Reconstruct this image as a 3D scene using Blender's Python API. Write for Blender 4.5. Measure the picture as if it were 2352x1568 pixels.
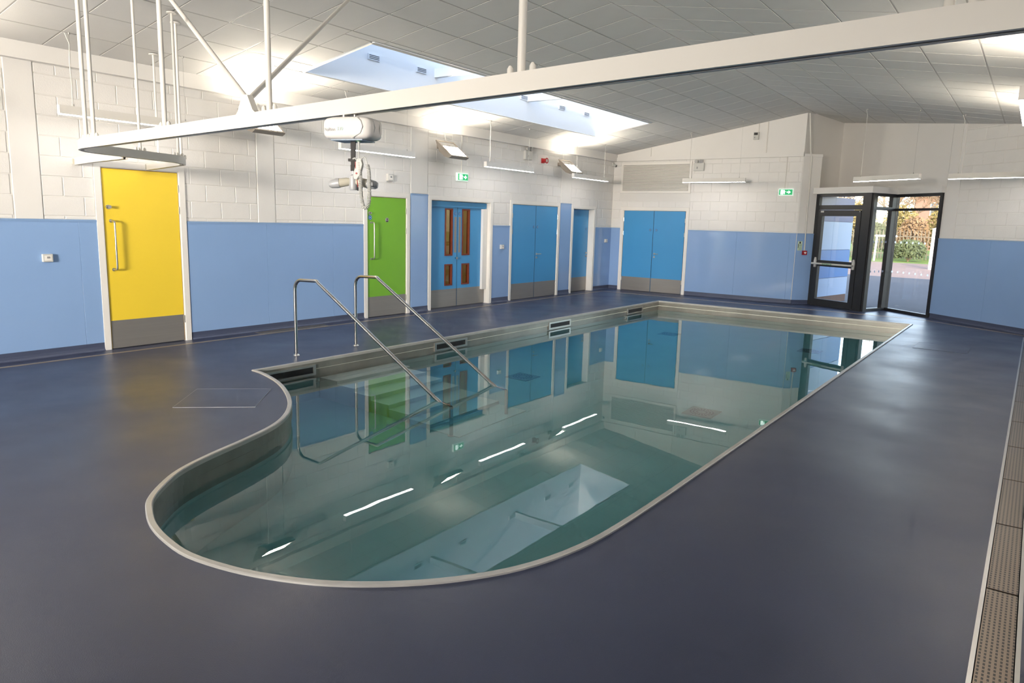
import bpy, bmesh, math, random
from mathutils import Vector, Matrix
random.seed(7)
for o in list(bpy.data.objects): bpy.data.objects.remove(o)
S = bpy.context.scene
C = S.collection
PI = math.pi

# ------------------------------------------------------------------ camera
cam = bpy.data.cameras.new('camera'); camo = bpy.data.objects.new('camera', cam); C.objects.link(camo)
YAW, PITCH, ROLL = 0.623743, -0.165989, 0.027278
fw = Vector((-math.sin(YAW)*math.cos(PITCH), math.cos(YAW)*math.cos(PITCH), math.sin(PITCH)))
rt = Vector((math.cos(YAW), math.sin(YAW), 0)); up = rt.cross(fw)
r2 = math.cos(ROLL)*rt + math.sin(ROLL)*up; u2 = -math.sin(ROLL)*rt + math.cos(ROLL)*up
mw = Matrix((r2, u2, -fw)).transposed().to_4x4(); mw.translation = Vector((9.3097, 0.0, 1.7342))
camo.matrix_world = mw
cam.sensor_width = 36.0; cam.lens = 1653.257/2352*36; cam.clip_start = .05; cam.clip_end = 400
S.camera = camo

# ------------------------------------------------------------------ sky, sun, exposure
SKY, SUN, PEND, UPL, NEARWIN = 0.74, 3.0, 16.0, 98.0, 400.0
W = bpy.data.worlds.new('world'); S.world = W; W.use_nodes = True
nt = W.node_tree; bg = nt.nodes['Background']
sky = nt.nodes.new('ShaderNodeTexSky'); sky.sky_type = 'NISHITA'; sky.sun_disc = False
sky.sun_elevation = math.radians(20); sky.sun_rotation = math.radians(160); sky.air_density = 1.0; sky.dust_density = 1.2
hsv = nt.nodes.new('ShaderNodeHueSaturation'); hsv.inputs['Saturation'].default_value = .75
nt.links.new(sky.outputs[0], hsv.inputs['Color']); nt.links.new(hsv.outputs[0], bg.inputs[0]); bg.inputs[1].default_value = SKY
sl = bpy.data.lights.new('sun', 'SUN'); sl.energy = SUN; sl.angle = math.radians(.6); sl.color = (1, .86, .68)
so = bpy.data.objects.new('sun', sl); C.objects.link(so); so.location = (6, -20, 20)
so.rotation_euler = Vector((-.34, .87, -.36)).to_track_quat('-Z', 'Y').to_euler()
# daylight entering by the high window of the wall behind the photographer
al = bpy.data.lights.new('window_daylight', 'AREA'); al.shape = 'RECTANGLE'; al.size = 3.0; al.size_y = 1.8
al.energy = NEARWIN; al.color = (1, .93, .84)
ao = bpy.data.objects.new('window_daylight', al); C.objects.link(ao); ao.location = (6.9, -9.9, 2.55)
ao.rotation_euler = Vector((-.40, 1, -.07)).to_track_quat('-Z', 'Z').to_euler(); al.spread = math.radians(72)
S.view_settings.view_transform = 'Standard'; S.view_settings.look = 'None'
S.view_settings.exposure = 0.38; S.view_settings.gamma = 1.0; S.view_settings.use_curve_mapping = False

cy = S.cycles; cy.use_light_tree = False; cy.max_bounces = 6; cy.diffuse_bounces = 3; cy.glossy_bounces = 3; cy.transmission_bounces = 5; cy.transparent_max_bounces = 8; cy.use_adaptive_sampling = True; cy.adaptive_threshold = .07; cy.adaptive_min_samples = 16

# ------------------------------------------------------------------ materials
def lin(c): return tuple(((x/255)/12.92 if x/255 <= .04045 else ((x/255+.055)/1.055)**2.4) for x in c)
def mat(name, rgb, rough=.5, metal=0, var=0, scale=4, bump=0, bscale=40, emit=None, es=0, spec=.5, coat=0, stretch=None, rvar=0):
    m = bpy.data.materials.new(name); m.use_nodes = True; n = m.node_tree; b = n.nodes['Principled BSDF']
    col = lin(rgb) + (1,)
    b.inputs['Base Color'].default_value = col; b.inputs['Roughness'].default_value = rough
    b.inputs['Metallic'].default_value = metal; b.inputs['Specular IOR Level'].default_value = spec
    if coat: b.inputs['Coat Weight'].default_value = coat; b.inputs['Coat Roughness'].default_value = .08
    if emit: b.inputs['Emission Color'].default_value = lin(emit) + (1,); b.inputs['Emission Strength'].default_value = es
    if var or bump or rvar:
        tc = n.nodes.new('ShaderNodeTexCoord'); mp = n.nodes.new('ShaderNodeMapping')
        n.links.new(tc.outputs['Object'], mp.inputs[0])
        if stretch: mp.inputs['Scale'].default_value = stretch
    if var or rvar:
        no = n.nodes.new('ShaderNodeTexNoise'); no.inputs['Scale'].default_value = scale; no.inputs['Detail'].default_value = 5
        n.links.new(mp.outputs[0], no.inputs['Vector'])
    if var:
        r = n.nodes.new('ShaderNodeMapRange'); r.inputs[1].default_value = .25; r.inputs[2].default_value = .75
        r.inputs[3].default_value = 1-var; r.inputs[4].default_value = 1+var; n.links.new(no.outputs[0], r.inputs[0])
        mx = n.nodes.new('ShaderNodeMix'); mx.data_type = 'RGBA'; mx.blend_type = 'MULTIPLY'; mx.inputs[0].default_value = 1
        mx.inputs[6].default_value = col; n.links.new(r.outputs[0], mx.inputs[7]); n.links.new(mx.outputs[2], b.inputs['Base Color'])
    if rvar:
        r = n.nodes.new('ShaderNodeMapRange'); r.inputs[1].default_value = .3; r.inputs[2].default_value = .7
        r.inputs[3].default_value = rough-rvar; r.inputs[4].default_value = rough+rvar
        n.links.new(no.outputs[0], r.inputs[0]); n.links.new(r.outputs[0], b.inputs['Roughness'])
    if bump:
        nb = n.nodes.new('ShaderNodeTexNoise'); nb.inputs['Scale'].default_value = bscale; nb.inputs['Detail'].default_value = 3
        n.links.new(mp.outputs[0], nb.inputs['Vector'])
        bu = n.nodes.new('ShaderNodeBump'); bu.inputs['Strength'].default_value = bump; bu.inputs['Distance'].default_value = .01
        n.links.new(nb.outputs[0], bu.inputs['Height']); n.links.new(bu.outputs[0], b.inputs['Normal'])
    return m
def thin_glass(name, tint=(1, 1, 1), f0=.05):
    m = bpy.data.materials.new(name); m.use_nodes = True; n = m.node_tree; n.nodes.clear()
    out = n.nodes.new('ShaderNodeOutputMaterial'); mx = n.nodes.new('ShaderNodeMixShader'); lw = n.nodes.new('ShaderNodeLayerWeight')
    tr = n.nodes.new('ShaderNodeBsdfTransparent'); gl = n.nodes.new('ShaderNodeBsdfGlossy')
    pw = n.nodes.new('ShaderNodeMath'); pw.operation = 'POWER'; pw.inputs[1].default_value = 5
    ma = n.nodes.new('ShaderNodeMath'); ma.operation = 'MULTIPLY_ADD'; ma.inputs[1].default_value = 1-f0; ma.inputs[2].default_value = f0
    lw.inputs[0].default_value = .5; gl.inputs['Roughness'].default_value = .01; tr.inputs[0].default_value = tint + (1,)
    n.links.new(lw.outputs['Facing'], pw.inputs[0]); n.links.new(pw.outputs[0], ma.inputs[0]); n.links.new(ma.outputs[0], mx.inputs[0])
    n.links.new(tr.outputs[0], mx.inputs[1]); n.links.new(gl.outputs[0], mx.inputs[2]); n.links.new(mx.outputs[0], out.inputs[0]); return m
def emission(name, rgb, s):
    return mat(name, (230, 230, 230), .5, emit=rgb, es=s)
MT = dict(
 block=mat('painted_block', (235, 233, 229), .55, var=.025, scale=3, bump=.25, bscale=90),
 mortar=mat('painted_mortar', (230, 228, 223), .6, bump=.2, bscale=120),
 plaster=mat('smooth_painted_wall', (234, 232, 228), .5, var=.015, scale=2, bump=.05, bscale=60),
 white=mat('white_gloss_paint', (240, 237, 231), .35),
 trimw=mat('white_powder_coat', (226, 223, 216), .38),
 tile=mat('mineral_ceiling_tile', (217, 216, 213), .85, var=.03, scale=2.5, bump=.25, bscale=180),
 grid=mat('ceiling_grid_metal', (176, 174, 170), .5),
 panel=mat('blue_hygiene_cladding', (142, 174, 218), .08, var=.02, scale=1.2, bump=.06, bscale=2.2, spec=.5),
 caprail=mat('blue_cap_trim', (132, 164, 206), .3),
 floor=mat('blue_safety_vinyl', (56, 62, 86), .36, var=.10, scale=1.1, bump=.12, bscale=220, rvar=.08, spec=.45),
 skirt=mat('blue_coved_skirting', (72, 80, 104), .4, var=.05, scale=3),
 brass=mat('metal_floor_strip', (176, 160, 140), .35, metal=.6),
 yellow=mat('yellow_laminate', (247, 214, 62), .35, var=.012, scale=2),
 green=mat('green_laminate', (122, 184, 52), .35, var=.015, scale=2),
 blue=mat('sky_blue_laminate', (72, 152, 208), .33, var=.02, scale=1.5),
 lip=mat('hardwood_edge', (120, 52, 30), .5, var=.15, scale=8),
 dark=mat('dark_gap', (30, 26, 26), .7),
 steel=mat('brushed_steel_plate', (150, 147, 143), .32, metal=.45, var=.05, scale=6, stretch=(.15, 1, 12)),
 chrome=mat('polished_stainless', (196, 194, 190), .16, metal=1),
 satin=mat('satin_steel', (190, 188, 184), .28, metal=.9),
 pooledge=mat('pool_edge_steel', (192, 190, 185), .38, metal=.35, var=.10, scale=5),
 poolwall=mat('pool_wall_steel', (150, 148, 140), .3, metal=.6, var=.16, scale=3.2, stretch=(1, 1, .5)),
 basin=mat('pool_basin_liner', (168, 200, 202), .5, var=.04, scale=2),
 step=mat('pool_step_liner', (206, 218, 216), .5, var=.03, scale=3),
 grate=mat('drain_grille', (120, 140, 142), .4, metal=.3),
 alu=mat('charcoal_aluminium', (44, 45, 47), .38, var=.03, scale=3),
 alulite=mat('grey_aluminium', (96, 92, 86), .4, metal=.3),
 flood=mat('grey_floodlight_casing', (140, 133, 124), .45, metal=.2),
 red=mat('red_plastic', (160, 16, 24), .35),
 sign=mat('green_sign_face', (20, 150, 90), .4, emit=(20, 170, 100), es=.55),
 signw=mat('lit_sign_pictogram', (240, 255, 248), .4, emit=(235, 255, 245), es=1.6),
 signbox=mat('sign_casing', (225, 236, 230), .4, emit=(215, 245, 230), es=.35),
 grey=mat('light_grey_plastic', (205, 205, 200), .4),
 greyd=mat('mid_grey_lens', (150, 150, 150), .3),
 black=mat('black_webbing', (28, 26, 26), .6),
 silver=mat('silver_grey_plastic', (186, 188, 190), .35, metal=.1),
 cream=mat('cream_plastic', (206, 201, 184), .4),
 hoist=mat('white_moulded_plastic', (240, 236, 232), .22),
 hoistblue=mat('pale_blue_underside', (150, 168, 188), .4),
 ink=mat('grey_lettering', (178, 180, 182), .5), inkteal=mat('pale_teal_lettering', (196, 222, 220), .5),
 bluedot=mat('blue_sign_disc', (14, 66, 140), .4), dotblue=mat('pale_blue_print', (140, 190, 228), .4),
 blackp=mat('black_print', (22, 22, 24), .5), paper=mat('pale_green_notice', (196, 214, 190), .5), greenp=mat('green_print', (90, 140, 105), .5),
 led=emission('led_diffuser', (255, 250, 247), PEND), flo=emission('floodlight_lens', (255, 242, 222), UPL),
 glass=thin_glass('window_glass'), vision=thin_glass('vision_panel_glass', (.75, .68, .5)), roofglass=thin_glass('rooflight_glass', (.9, .95, 1)),
 well=mat('white_rooflight_lining', (236, 240, 244), .5), ventdark=mat('vent_slot', (70, 76, 86), .6),
 hatchline=mat('worn_hatch_edge', (150, 153, 160), .5, var=.35, scale=5),
 hall=mat('dim_hall_beyond', (158, 146, 110), .7),
 asphalt=mat('grey_tarmac', (66, 69, 78), .85, var=.08, scale=.8, bump=.3, bscale=60),
 paving=mat('pinkish_paving', (140, 116, 106), .85, var=.08, scale=.6),
 grass=mat('lawn_grass', (110, 132, 52), .9, var=.2, scale=3, bump=.6, bscale=30),
 leafd=mat('dark_evergreen_leaf', (84, 94, 64), .8, var=.3, scale=2), leafy=mat('yellow_green_leaf', (132, 120, 74), .8, var=.3, scale=2),
 leafr=mat('russet_leaf', (132, 108, 80), .8, var=.3, scale=2), bark=mat('pale_bark', (138, 118, 98), .9, var=.2, scale=6),
 pale=mat('galvanised_pale', (104, 96, 82), .7), postw=mat('white_painted_timber', (238, 236, 230), .6),
 brickext=mat('red_brick_facade', (140, 104, 92), .85, var=.12, scale=6), roofext=mat('grey_slate_roof', (96, 98, 106), .8, var=.1, scale=4),
 clad1=mat('pale_blue_cladding', (150, 176, 214), .35), clad2=mat('mid_blue_cladding', (58, 118, 190), .35), clad3=mat('deep_blue_cladding', (34, 56, 130), .35),
 plinth=mat('brown_brick_plinth', (104, 84, 76), .85, var=.15, scale=8),
)
# perforated drain grating: rows of dark punched holes in plate metal
def perforated():
    m = mat('perforated_plate', (120, 106, 92), .33, metal=.7); n = m.node_tree; b = n.nodes['Principled BSDF']
    tc = n.nodes.new('ShaderNodeTexCoord'); mp = n.nodes.new('ShaderNodeMapping'); mp.inputs['Scale'].default_value = (52, 34, 1)
    vm = n.nodes.new('ShaderNodeVectorMath'); vm.operation = 'FRACTION'
    n.links.new(tc.outputs['Object'], mp.inputs[0]); n.links.new(mp.outputs[0], vm.inputs[0])
    sx = n.nodes.new('ShaderNodeSeparateXYZ'); n.links.new(vm.outputs[0], sx.inputs[0])
    def band(o, half):
        a = n.nodes.new('ShaderNodeMath'); a.operation = 'SUBTRACT'; a.inputs[1].default_value = .5; n.links.new(o, a.inputs[0])
        c = n.nodes.new('ShaderNodeMath'); c.operation = 'ABSOLUTE'; n.links.new(a.outputs[0], c.inputs[0])
        d = n.nodes.new('ShaderNodeMath'); d.operation = 'LESS_THAN'; d.inputs[1].default_value = half; n.links.new(c.outputs[0], d.inputs[0]); return d.outputs[0]
    mu = n.nodes.new('ShaderNodeMath'); mu.operation = 'MULTIPLY'
    n.links.new(band(sx.outputs[0], .22), mu.inputs[0]); n.links.new(band(sx.outputs[1], .33), mu.inputs[1])
    mx = n.nodes.new('ShaderNodeMix'); mx.data_type = 'RGBA'; n.links.new(mu.outputs[0], mx.inputs[0])
    mx.inputs[6].default_value = lin((120, 106, 92)) + (1,); mx.inputs[7].default_value = lin((40, 36, 33)) + (1,)
    n.links.new(mx.outputs[2], b.inputs['Base Color']); return m
MT['perf'] = perforated()
def frosted():
    m = bpy.data.materials.new('frosted_vinyl'); m.use_nodes = True; n = m.node_tree; n.nodes.clear()
    o = n.nodes.new('ShaderNodeOutputMaterial'); t = n.nodes.new('ShaderNodeBsdfTranslucent'); t.inputs[0].default_value = (.95,.95,.95,1); n.links.new(t.outputs[0], o.inputs[0]); return m
MT['frost'] = frosted()
def water_material():
    m = bpy.data.materials.new('pool_water'); m.use_nodes = True; n = m.node_tree; n.nodes.clear()
    out = n.nodes.new('ShaderNodeOutputMaterial'); b = n.nodes.new('ShaderNodeBsdfPrincipled')
    b.inputs['Base Color'].default_value = (1, 1, 1, 1); b.inputs['Roughness'].default_value = 0; b.inputs['IOR'].default_value = 1.345
    b.inputs['Transmission Weight'].default_value = 1
    tc = n.nodes.new('ShaderNodeTexCoord'); no = n.nodes.new('ShaderNodeTexNoise'); no.inputs['Scale'].default_value = 1.6; no.inputs['Detail'].default_value = 2
    bu = n.nodes.new('ShaderNodeBump'); bu.inputs['Strength'].default_value = .07; bu.inputs['Distance'].default_value = .007
    n.links.new(tc.outputs['Object'], no.inputs['Vector']); n.links.new(no.outputs[0], bu.inputs['Height']); n.links.new(bu.outputs[0], b.inputs['Normal'])
    va = n.nodes.new('ShaderNodeVolumeAbsorption'); va.inputs['Color'].default_value = (.15, .72, .75, 1); va.inputs['Density'].default_value = .5
    n.links.new(b.outputs[0], out.inputs[0]); n.links.new(va.outputs[0], out.inputs['Volume']); return m
MT['water'] = water_material()

# ------------------------------------------------------------------ mesh helpers
class G:
    """collects boxes, tubes and prisms; o() links them as ONE mesh object"""
    def __init__(s): s.v = []; s.f = []
    def add(s, v, f):
        k = len(s.v); s.v += [tuple(p) for p in v]; s.f += [tuple(i+k for i in q) for q in f]; return s
    def box(s, x0, y0, z0, x1, y1, z1):
        v = [(x0,y0,z0),(x1,y0,z0),(x1,y1,z0),(x0,y1,z0),(x0,y0,z1),(x1,y0,z1),(x1,y1,z1),(x0,y1,z1)]
        return s.add(v, [(3,2,1,0),(4,5,6,7),(0,1,5,4),(1,2,6,5),(2,3,7,6),(3,0,4,7)])
    def cbox(s, x0, y0, z0, x1, y1, z1, c):
        """box whose -y face is chamfered by c on its four edges"""
        v = [(x0,y1,z0),(x1,y1,z0),(x1,y1,z1),(x0,y1,z1),(x0,y0+c,z0),(x1,y0+c,z0),(x1,y0+c,z1),(x0,y0+c,z1),
             (x0+c,y0,z0+c),(x1-c,y0,z0+c),(x1-c,y0,z1-c),(x0+c,y0,z1-c)]
        return s.add(v, [(0,1,2,3)[::1],(0,4,5,1),(1,5,6,2),(2,6,7,3),(3,7,4,0),(4,8,9,5),(5,9,10,6),(6,10,11,7),(7,11,8,4),(8,11,10,9)])
    def prism(s, poly, z0, z1):
        n = len(poly); v = [(x,y,z0) for x,y in poly] + [(x,y,z1) for x,y in poly]
        return s.add(v, [tuple(range(n))[::-1], tuple(range(n,2*n))] + [(i,(i+1)%n,n+(i+1)%n,n+i) for i in range(n)])
    def prismy(s, poly, y0, y1):
        """poly in (x,z), extruded along y"""
        n = len(poly); v = [(x,y0,z) for x,z in poly] + [(x,y1,z) for x,z in poly]
        return s.add(v, [tuple(range(n)), tuple(range(n,2*n))[::-1]] + [(i,n+i,n+(i+1)%n,(i+1)%n) for i in range(n)])
    def tube(s, pts, r, n=10, cap=True, rs=None):
        pts = [Vector(p) for p in pts]; rings = []; prev = None
        for i, p in enumerate(pts):
            t = ((pts[min(i+1, len(pts)-1)]-p).normalized() + (p-pts[max(i-1,0)]).normalized()).normalized()
            if prev is None:
                a = Vector((0,0,1)) if abs(t.z) < .9 else Vector((1,0,0)); e = t.cross(a).normalized()
            else: e = (prev - t*prev.dot(t)).normalized()
            prev = e; g = t.cross(e); rr = rs[i] if rs else r
            rings.append([p + rr*(math.cos(2*PI*k/n)*e + math.sin(2*PI*k/n)*g) for k in range(n)])
        v = [q for R in rings for q in R]; f = []
        for i in range(len(pts)-1):
            for k in range(n): f.append((i*n+k, i*n+(k+1)%n, (i+1)*n+(k+1)%n, (i+1)*n+k))
        if cap: f += [tuple(range(n))[::-1], tuple((len(pts)-1)*n+k for k in range(n))]
        return s.add(v, f)
    def disc(s, c, r, axis='y', t=.004, n=24):
        x, y, z = c
        d = {'y': (0, t/2, 0), 'z': (0, 0, t/2), 'x': (t/2, 0, 0)}[axis]
        return s.tube([(x-d[0], y-d[1], z-d[2]), (x+d[0], y+d[1], z+d[2])], r, n)
    def ring(s, c, ro, ri, y0, y1, n=24):
        x, z = c; v = []; f = []
        for k in range(n):
            a = 2*PI*k/n
            for r, y in ((ro,y0),(ri,y0),(ri,y1),(ro,y1)): v.append((x+r*math.cos(a), y, z+r*math.sin(a)))
        for k in range(n):
            a, b = 4*k, 4*((k+1) % n)
            for q in range(4): f.append((a+q, a+(q+1)%4, b+(q+1)%4, b+q))
        return s.add(v, f)
    def o(s, name, m, par=None, smooth=False, bevel=0):
        me = bpy.data.meshes.new(name); me.from_pydata(s.v, [], s.f); me.materials.append(MT[m] if isinstance(m, str) else m)
        bm = bmesh.new(); bm.from_mesh(me); bmesh.ops.recalc_face_normals(bm, faces=bm.faces)
        if bevel: bmesh.ops.bevel(bm, geom=list(bm.edges), offset=bevel, segments=2, affect='EDGES', profile=.6)
        bm.to_mesh(me); bm.free()
        if smooth:
            for p in me.polygons: p.use_smooth = True
            if smooth == 'auto':
                try: me.set_sharp_from_angle(angle=math.radians(38))
                except Exception: pass
        return link(name, me, par)
def link(name, me, par=None):
    o = bpy.data.objects.new(name, me); C.objects.link(o)
    if par: o.parent = par
    return o
def B(x0,y0,z0,x1,y1,z1): return G().box(x0,y0,z0,x1,y1,z1)
def tag(o, label=None, cat=None, group=None, kind=None):
    if label: o['label'] = label
    if cat: o['category'] = cat
    if group: o['group'] = group
    if kind: o['kind'] = kind
    return o
def root(name, label, cat, loc=(0,0,0), rz=0, group=None, kind=None):
    o = bpy.data.objects.new(name, None); C.objects.link(o); o.empty_display_size = .1
    o.location = loc; o.rotation_euler = (0, 0, rz); return tag(o, label, cat, group, kind)
def copy_tree(o, par=None):
    c = o.copy(); C.objects.link(c); c.parent = par
    for ch in list(o.children): copy_tree(ch, c)
    return c
def text(name, body, size, m, par, loc, rot, thick=.0006):
    cu = bpy.data.curves.new(name, 'FONT'); cu.body = body; cu.size = size; cu.extrude = thick; cu.align_x = 'CENTER'; cu.align_y = 'CENTER'
    tmp = bpy.data.objects.new(name, cu); C.objects.link(tmp); bpy.context.view_layer.update()
    me = bpy.data.meshes.new_from_object(tmp.evaluated_get(bpy.context.evaluated_depsgraph_get())); bpy.data.objects.remove(tmp)
    me.materials.clear(); me.materials.append(MT[m]); o = link(name, me, par); o.location = loc; o.rotation_euler = rot; return o
def arc(c, r, a0, a1, n=8): return [(c[0]+r*math.cos(a0+(a1-a0)*i/n), c[1]+r*math.sin(a0+(a1-a0)*i/n)) for i in range(n+1)]

# frames: local x runs along the wall, -y faces the room
LEFT = ((0,0,0), PI/2); FAR = ((0,17.33,0), 0.0)
RIGHT = ((9.8,15.06,0), -PI/2)
WA, WB = Vector((7.66,16.93)), Vector((9.8,15.06)); UA = Vector((5.2,19.1))
ANG = math.atan2(WB.y-WA.y, WB.x-WA.x); ANGL = (WB-WA).length
def at(frame, x, y=0, z=0):
    (a, b, c), r = frame; return (a+x*math.cos(r)-y*math.sin(r), b+x*math.sin(r)+y*math.cos(r), c+z)

SL = .77/4.7                       # ceiling slope
RIDGE = 4.9; ZE = 3.5; ZR = ZE+SL*RIDGE; TH = math.atan(SL)

# ------------------------------------------------------------------ floor (with the pool cut out)
curve = [(2.35,4.70),(2.60,4.66),(3.06,4.51),(3.51,4.28),(3.87,4.04),(4.15,3.78),(4.34,3.51),(4.49,3.16),(4.62,2.79),(4.76,2.48),(4.93,2.26),(5.12,2.08),
 (5.30,1.98),(5.50,1.90),(5.73,1.85),(5.99,1.83),(6.29,1.88),(6.55,1.97),(6.78,2.09),(7.01,2.27),(7.22,2.50),(7.40,2.80),(7.51,3.18),(7.55,3.62),(7.56,4.34)]
def catmull(p, n=4):
    out = []
    for i in range(len(p)-1):
        a, b, c, d = Vector(p[max(i-1,0)]), Vector(p[i]), Vector(p[i+1]), Vector(p[min(i+2,len(p)-1)])
        for k in range(n):
            t = k/n; out.append(tuple(.5*((2*b)+(c-a)*t+(2*a-5*b+4*c-d)*t*t+(3*b-a-3*c+d)*t**3)))
    out.append(tuple(p[-1])); return out
POOL = catmull(curve) + [(7.56,8.0),(7.56,12.0),(7.56,15.40),(5.0,15.40),(2.35,15.40),(2.35,12.0),(2.35,8.0)]   # counter-clockwise
def offset(poly, d):
    n = len(poly); out = []
    for i in range(n):
        a, b, c = Vector(poly[i-1]), Vector(poly[i]), Vector(poly[(i+1)%n])
        t1 = (b-a).normalized(); t2 = (c-b).normalized(); n1 = Vector((-t1.y,t1.x)); n2 = Vector((-t2.y,t2.x))
        m = (n1+n2); m.normalize(); k = max(.45, m.dot(n1)); out.append(tuple(b + m*(d/k)))
    return out
OUT = [(-.35,-10.2),(9.85,-10.2),(9.85,15.1),(7.70,16.98),(6.68,17.9),(6.35,17.05),(5.12,17.65),(4.85,17.6),(-.35,17.6)]
def floor_mesh():
    bm = bmesh.new(); es = []
    for loop in (OUT, POOL):
        vs = [bm.verts.new((x,y,0)) for x,y in loop]
        es += [bm.edges.new((vs[i], vs[(i+1)%len(vs)])) for i in range(len(vs))]
    bmesh.ops.triangle_fill(bm, edges=es, use_beauty=True)
    for f in bm.faces:
        if f.normal.z < 0: f.normal_flip()
    me = bpy.data.meshes.new('floor'); bm.to_mesh(me); bm.free(); me.materials.append(MT['floor']); return me
tag(link('floor', floor_mesh()), 'dark blue safety vinyl floor around the pool', 'floor', kind='structure')

# ------------------------------------------------------------------ walls
def wall_boxes(g, x0, x1, z1, ops, th=.3, z0=0):
    """wall slab behind y=0 with openings (a,b,bottom,top)"""
    xs = x0
    for a, b, zb, zt in sorted(ops):
        if a > xs: g.box(xs, 0, z0, a, th, z1)
        if zb > z0: g.box(a, 0, z0, b, th, zb)
        g.box(a, 0, zt, b, th, z1); xs = b
    if xs < x1: g.box(xs, 0, z0, x1, th, z1)
    return g
_blk = {}
def block(w, h, par, x, z, proud=.006):
    k = (round(w,3), round(h,3))
    if k not in _blk:
        g = G().cbox(0, -proud, 0, k[0], .01, k[1], .004)
        me = bpy.data.meshes.new('block'); me.from_pydata(g.v, [], g.f); me.materials.append(MT['block'])
        bm = bmesh.new(); bm.from_mesh(me); bmesh.ops.recalc_face_normals(bm, faces=bm.faces); bm.to_mesh(me); bm.free(); _blk[k] = me
    o = link('block', _blk[k], par); o.location = (x, 0, z); return o
def blockwork(par, regions, holes, z0=1.65, ch=.225, bl=.45, j=.009, top=None, stagger=0):
    """regions: (xa,xb,zlo,zhi) of running-bond blocks, minus rectangular holes"""
    for xa, xb, zl, zh in regions:
        k = 0; z = z0
        while z > zl: z -= ch; k -= 1
        while z < zh-.03:
            a, b = max(z, zl), min(z+ch, zh)
            x = xa - bl*(.5 if (k+stagger) % 2 else .0)
            while x < xb:
                c, d = max(x, xa), min(x+bl, xb)
                pieces = [(c, d, a, b)]
                for ha, hb, hz0, hz1 in holes:
                    np_ = []
                    for p0, p1, q0, q1 in pieces:
                        if p1 <= ha or p0 >= hb or q1 <= hz0 or q0 >= hz1: np_.append((p0,p1,q0,q1)); continue
                        if p0 < ha: np_.append((p0,ha,q0,q1))
                        if p1 > hb: np_.append((hb,p1,q0,q1))
                        if q1 > hz1: np_.append((max(p0,ha),min(p1,hb),hz1,q1))
                    pieces = np_
                for p0, p1, q0, q1 in pieces:
                    if top: q1 = min(q1, top((p0+p1)/2))
                    if p1-p0 > .04 and q1-q0 > .03: block(p1-p0-j, q1-q0-j, par, p0+j/2, q0+j/2)
                x += bl
            z += ch; k += 1
_pan = {}
def cladding(par, x0, x1, z0, z1, sheet=1.25, first=None):
    """hygiene sheets standing 12 mm proud of the wall, with a cap trim on top"""
    xs = [x0]; x = first if first else x0+sheet
    while x < x1-.1: xs.append(x); x += sheet
    xs.append(x1)
    for a, b in zip(xs, xs[1:]): G().cbox(a+.001, -.014, z0, b-.001, .0, z1-.012, .0015).o('cladding_sheet', 'panel', par)
    B(x0, -.019, z1-.026, x1, 0, z1).o('cap_trim', 'caprail', par)

# left wall: doors at fixed stations along y
DOORS_L = dict(yellow=(4.285,5.28,2.25), green=(8.60,9.555,2.09), dd1=(10.21,12.03,2.09), dd2=(12.80,14.65,2.10), single=(15.34,16.37,2.075))
AR = .075
ops = [(a, b, 0, t) for a, b, t in DOORS_L.values()]
wl = tag(wall_boxes(G(), -10.2, 17.6, 3.75, ops).o('wall_left', 'mortar'), 'long white painted blockwork wall with coloured doors and blue cladding', 'wall', kind='structure')
wl.location, wl.rotation_euler = LEFT[0], (0,0,LEFT[1])
PIL = [(-3.9,-3.6), (-.35,-.05), (3.34,3.64), (6.47,6.78), (9.66,10.12), (14.75,15.23)]
for a, b in PIL:
    G().cbox(a+.008, -.012, (2.18 if a in (9.66,14.75) else 1.61), b-.008, .0, 3.34, .004).o('pilaster', 'plaster', wl)
xs = [-10.0] + [v for p in PIL for v in p] + [17.33]
holesL = [(a-AR, b+AR, 0, t+AR) for a, b, t in DOORS_L.values()]
blockwork(wl, [(xs[i], xs[i+1], 1.61, 3.335) for i in range(0, len(xs), 2) if xs[i+1] > 2.3], holesL)
for a, b, z, f in [(-10.0,4.21,1.61,-8.5),(5.37,8.52,1.61,6.61),(9.67,10.12,2.175,None),(12.12,12.72,1.63,None),(14.76,15.24,2.18,None),(16.46,17.33,1.63,None)]:
    cladding(wl, a, b, .1, z, 1.25, f)
# far wall
FD = (.36, 2.10, 2.095)
wf = tag(wall_boxes(G(), -.3, 4.8, 4.75, [(FD[0],FD[1],0,FD[2])]).o('wall_far', 'mortar'), 'white end wall with wide louvre and blue double doors', 'wall', kind='structure')
wf.location = FAR[0]
blockwork(wf, [(0,4.79,1.63,3.34)], [(FD[0]-AR, FD[1]+AR, 0, FD[2]+AR), (.24,2.17,2.52,3.30)])
G().prismy([(0,3.34),(4.8,3.34),(4.8,ZE+SL*4.8),(0,ZE)], -.008, .0).o('upper_lining', 'plaster', wf)
cladding(wf, .0, FD[0]-AR, .1, 1.63); cladding(wf, FD[1]+AR, 4.79, .1, 1.63, 1.24)
# canted corner next to the glazed porch
P1, P2 = Vector((4.8,17.33)), Vector((5.12,17.64))
CR = math.atan2(P2.y-P1.y, P2.x-P1.x); CRL = (P2-P1).length
wc = tag(B(0,0,0,CRL,.25,3.37).o('wall_corner', 'plaster'), 'short white return wall between end wall and dark glazed door', 'wall', kind='structure')
wc.location = (P1.x,P1.y,0); wc.rotation_euler = (0,0,CR)
cladding(wc, 0, CRL, .1, 1.63)
d = UA-P1
wu = tag(B(0,0,2.4,d.length,.2,4.75).o('wall_porch_side', 'plaster'), 'high white wall above and left of the glazed porch', 'wall', kind='structure')
wu.location = (P1.x,P1.y,0); wu.rotation_euler = (0,0,math.atan2(d.y,d.x))
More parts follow.
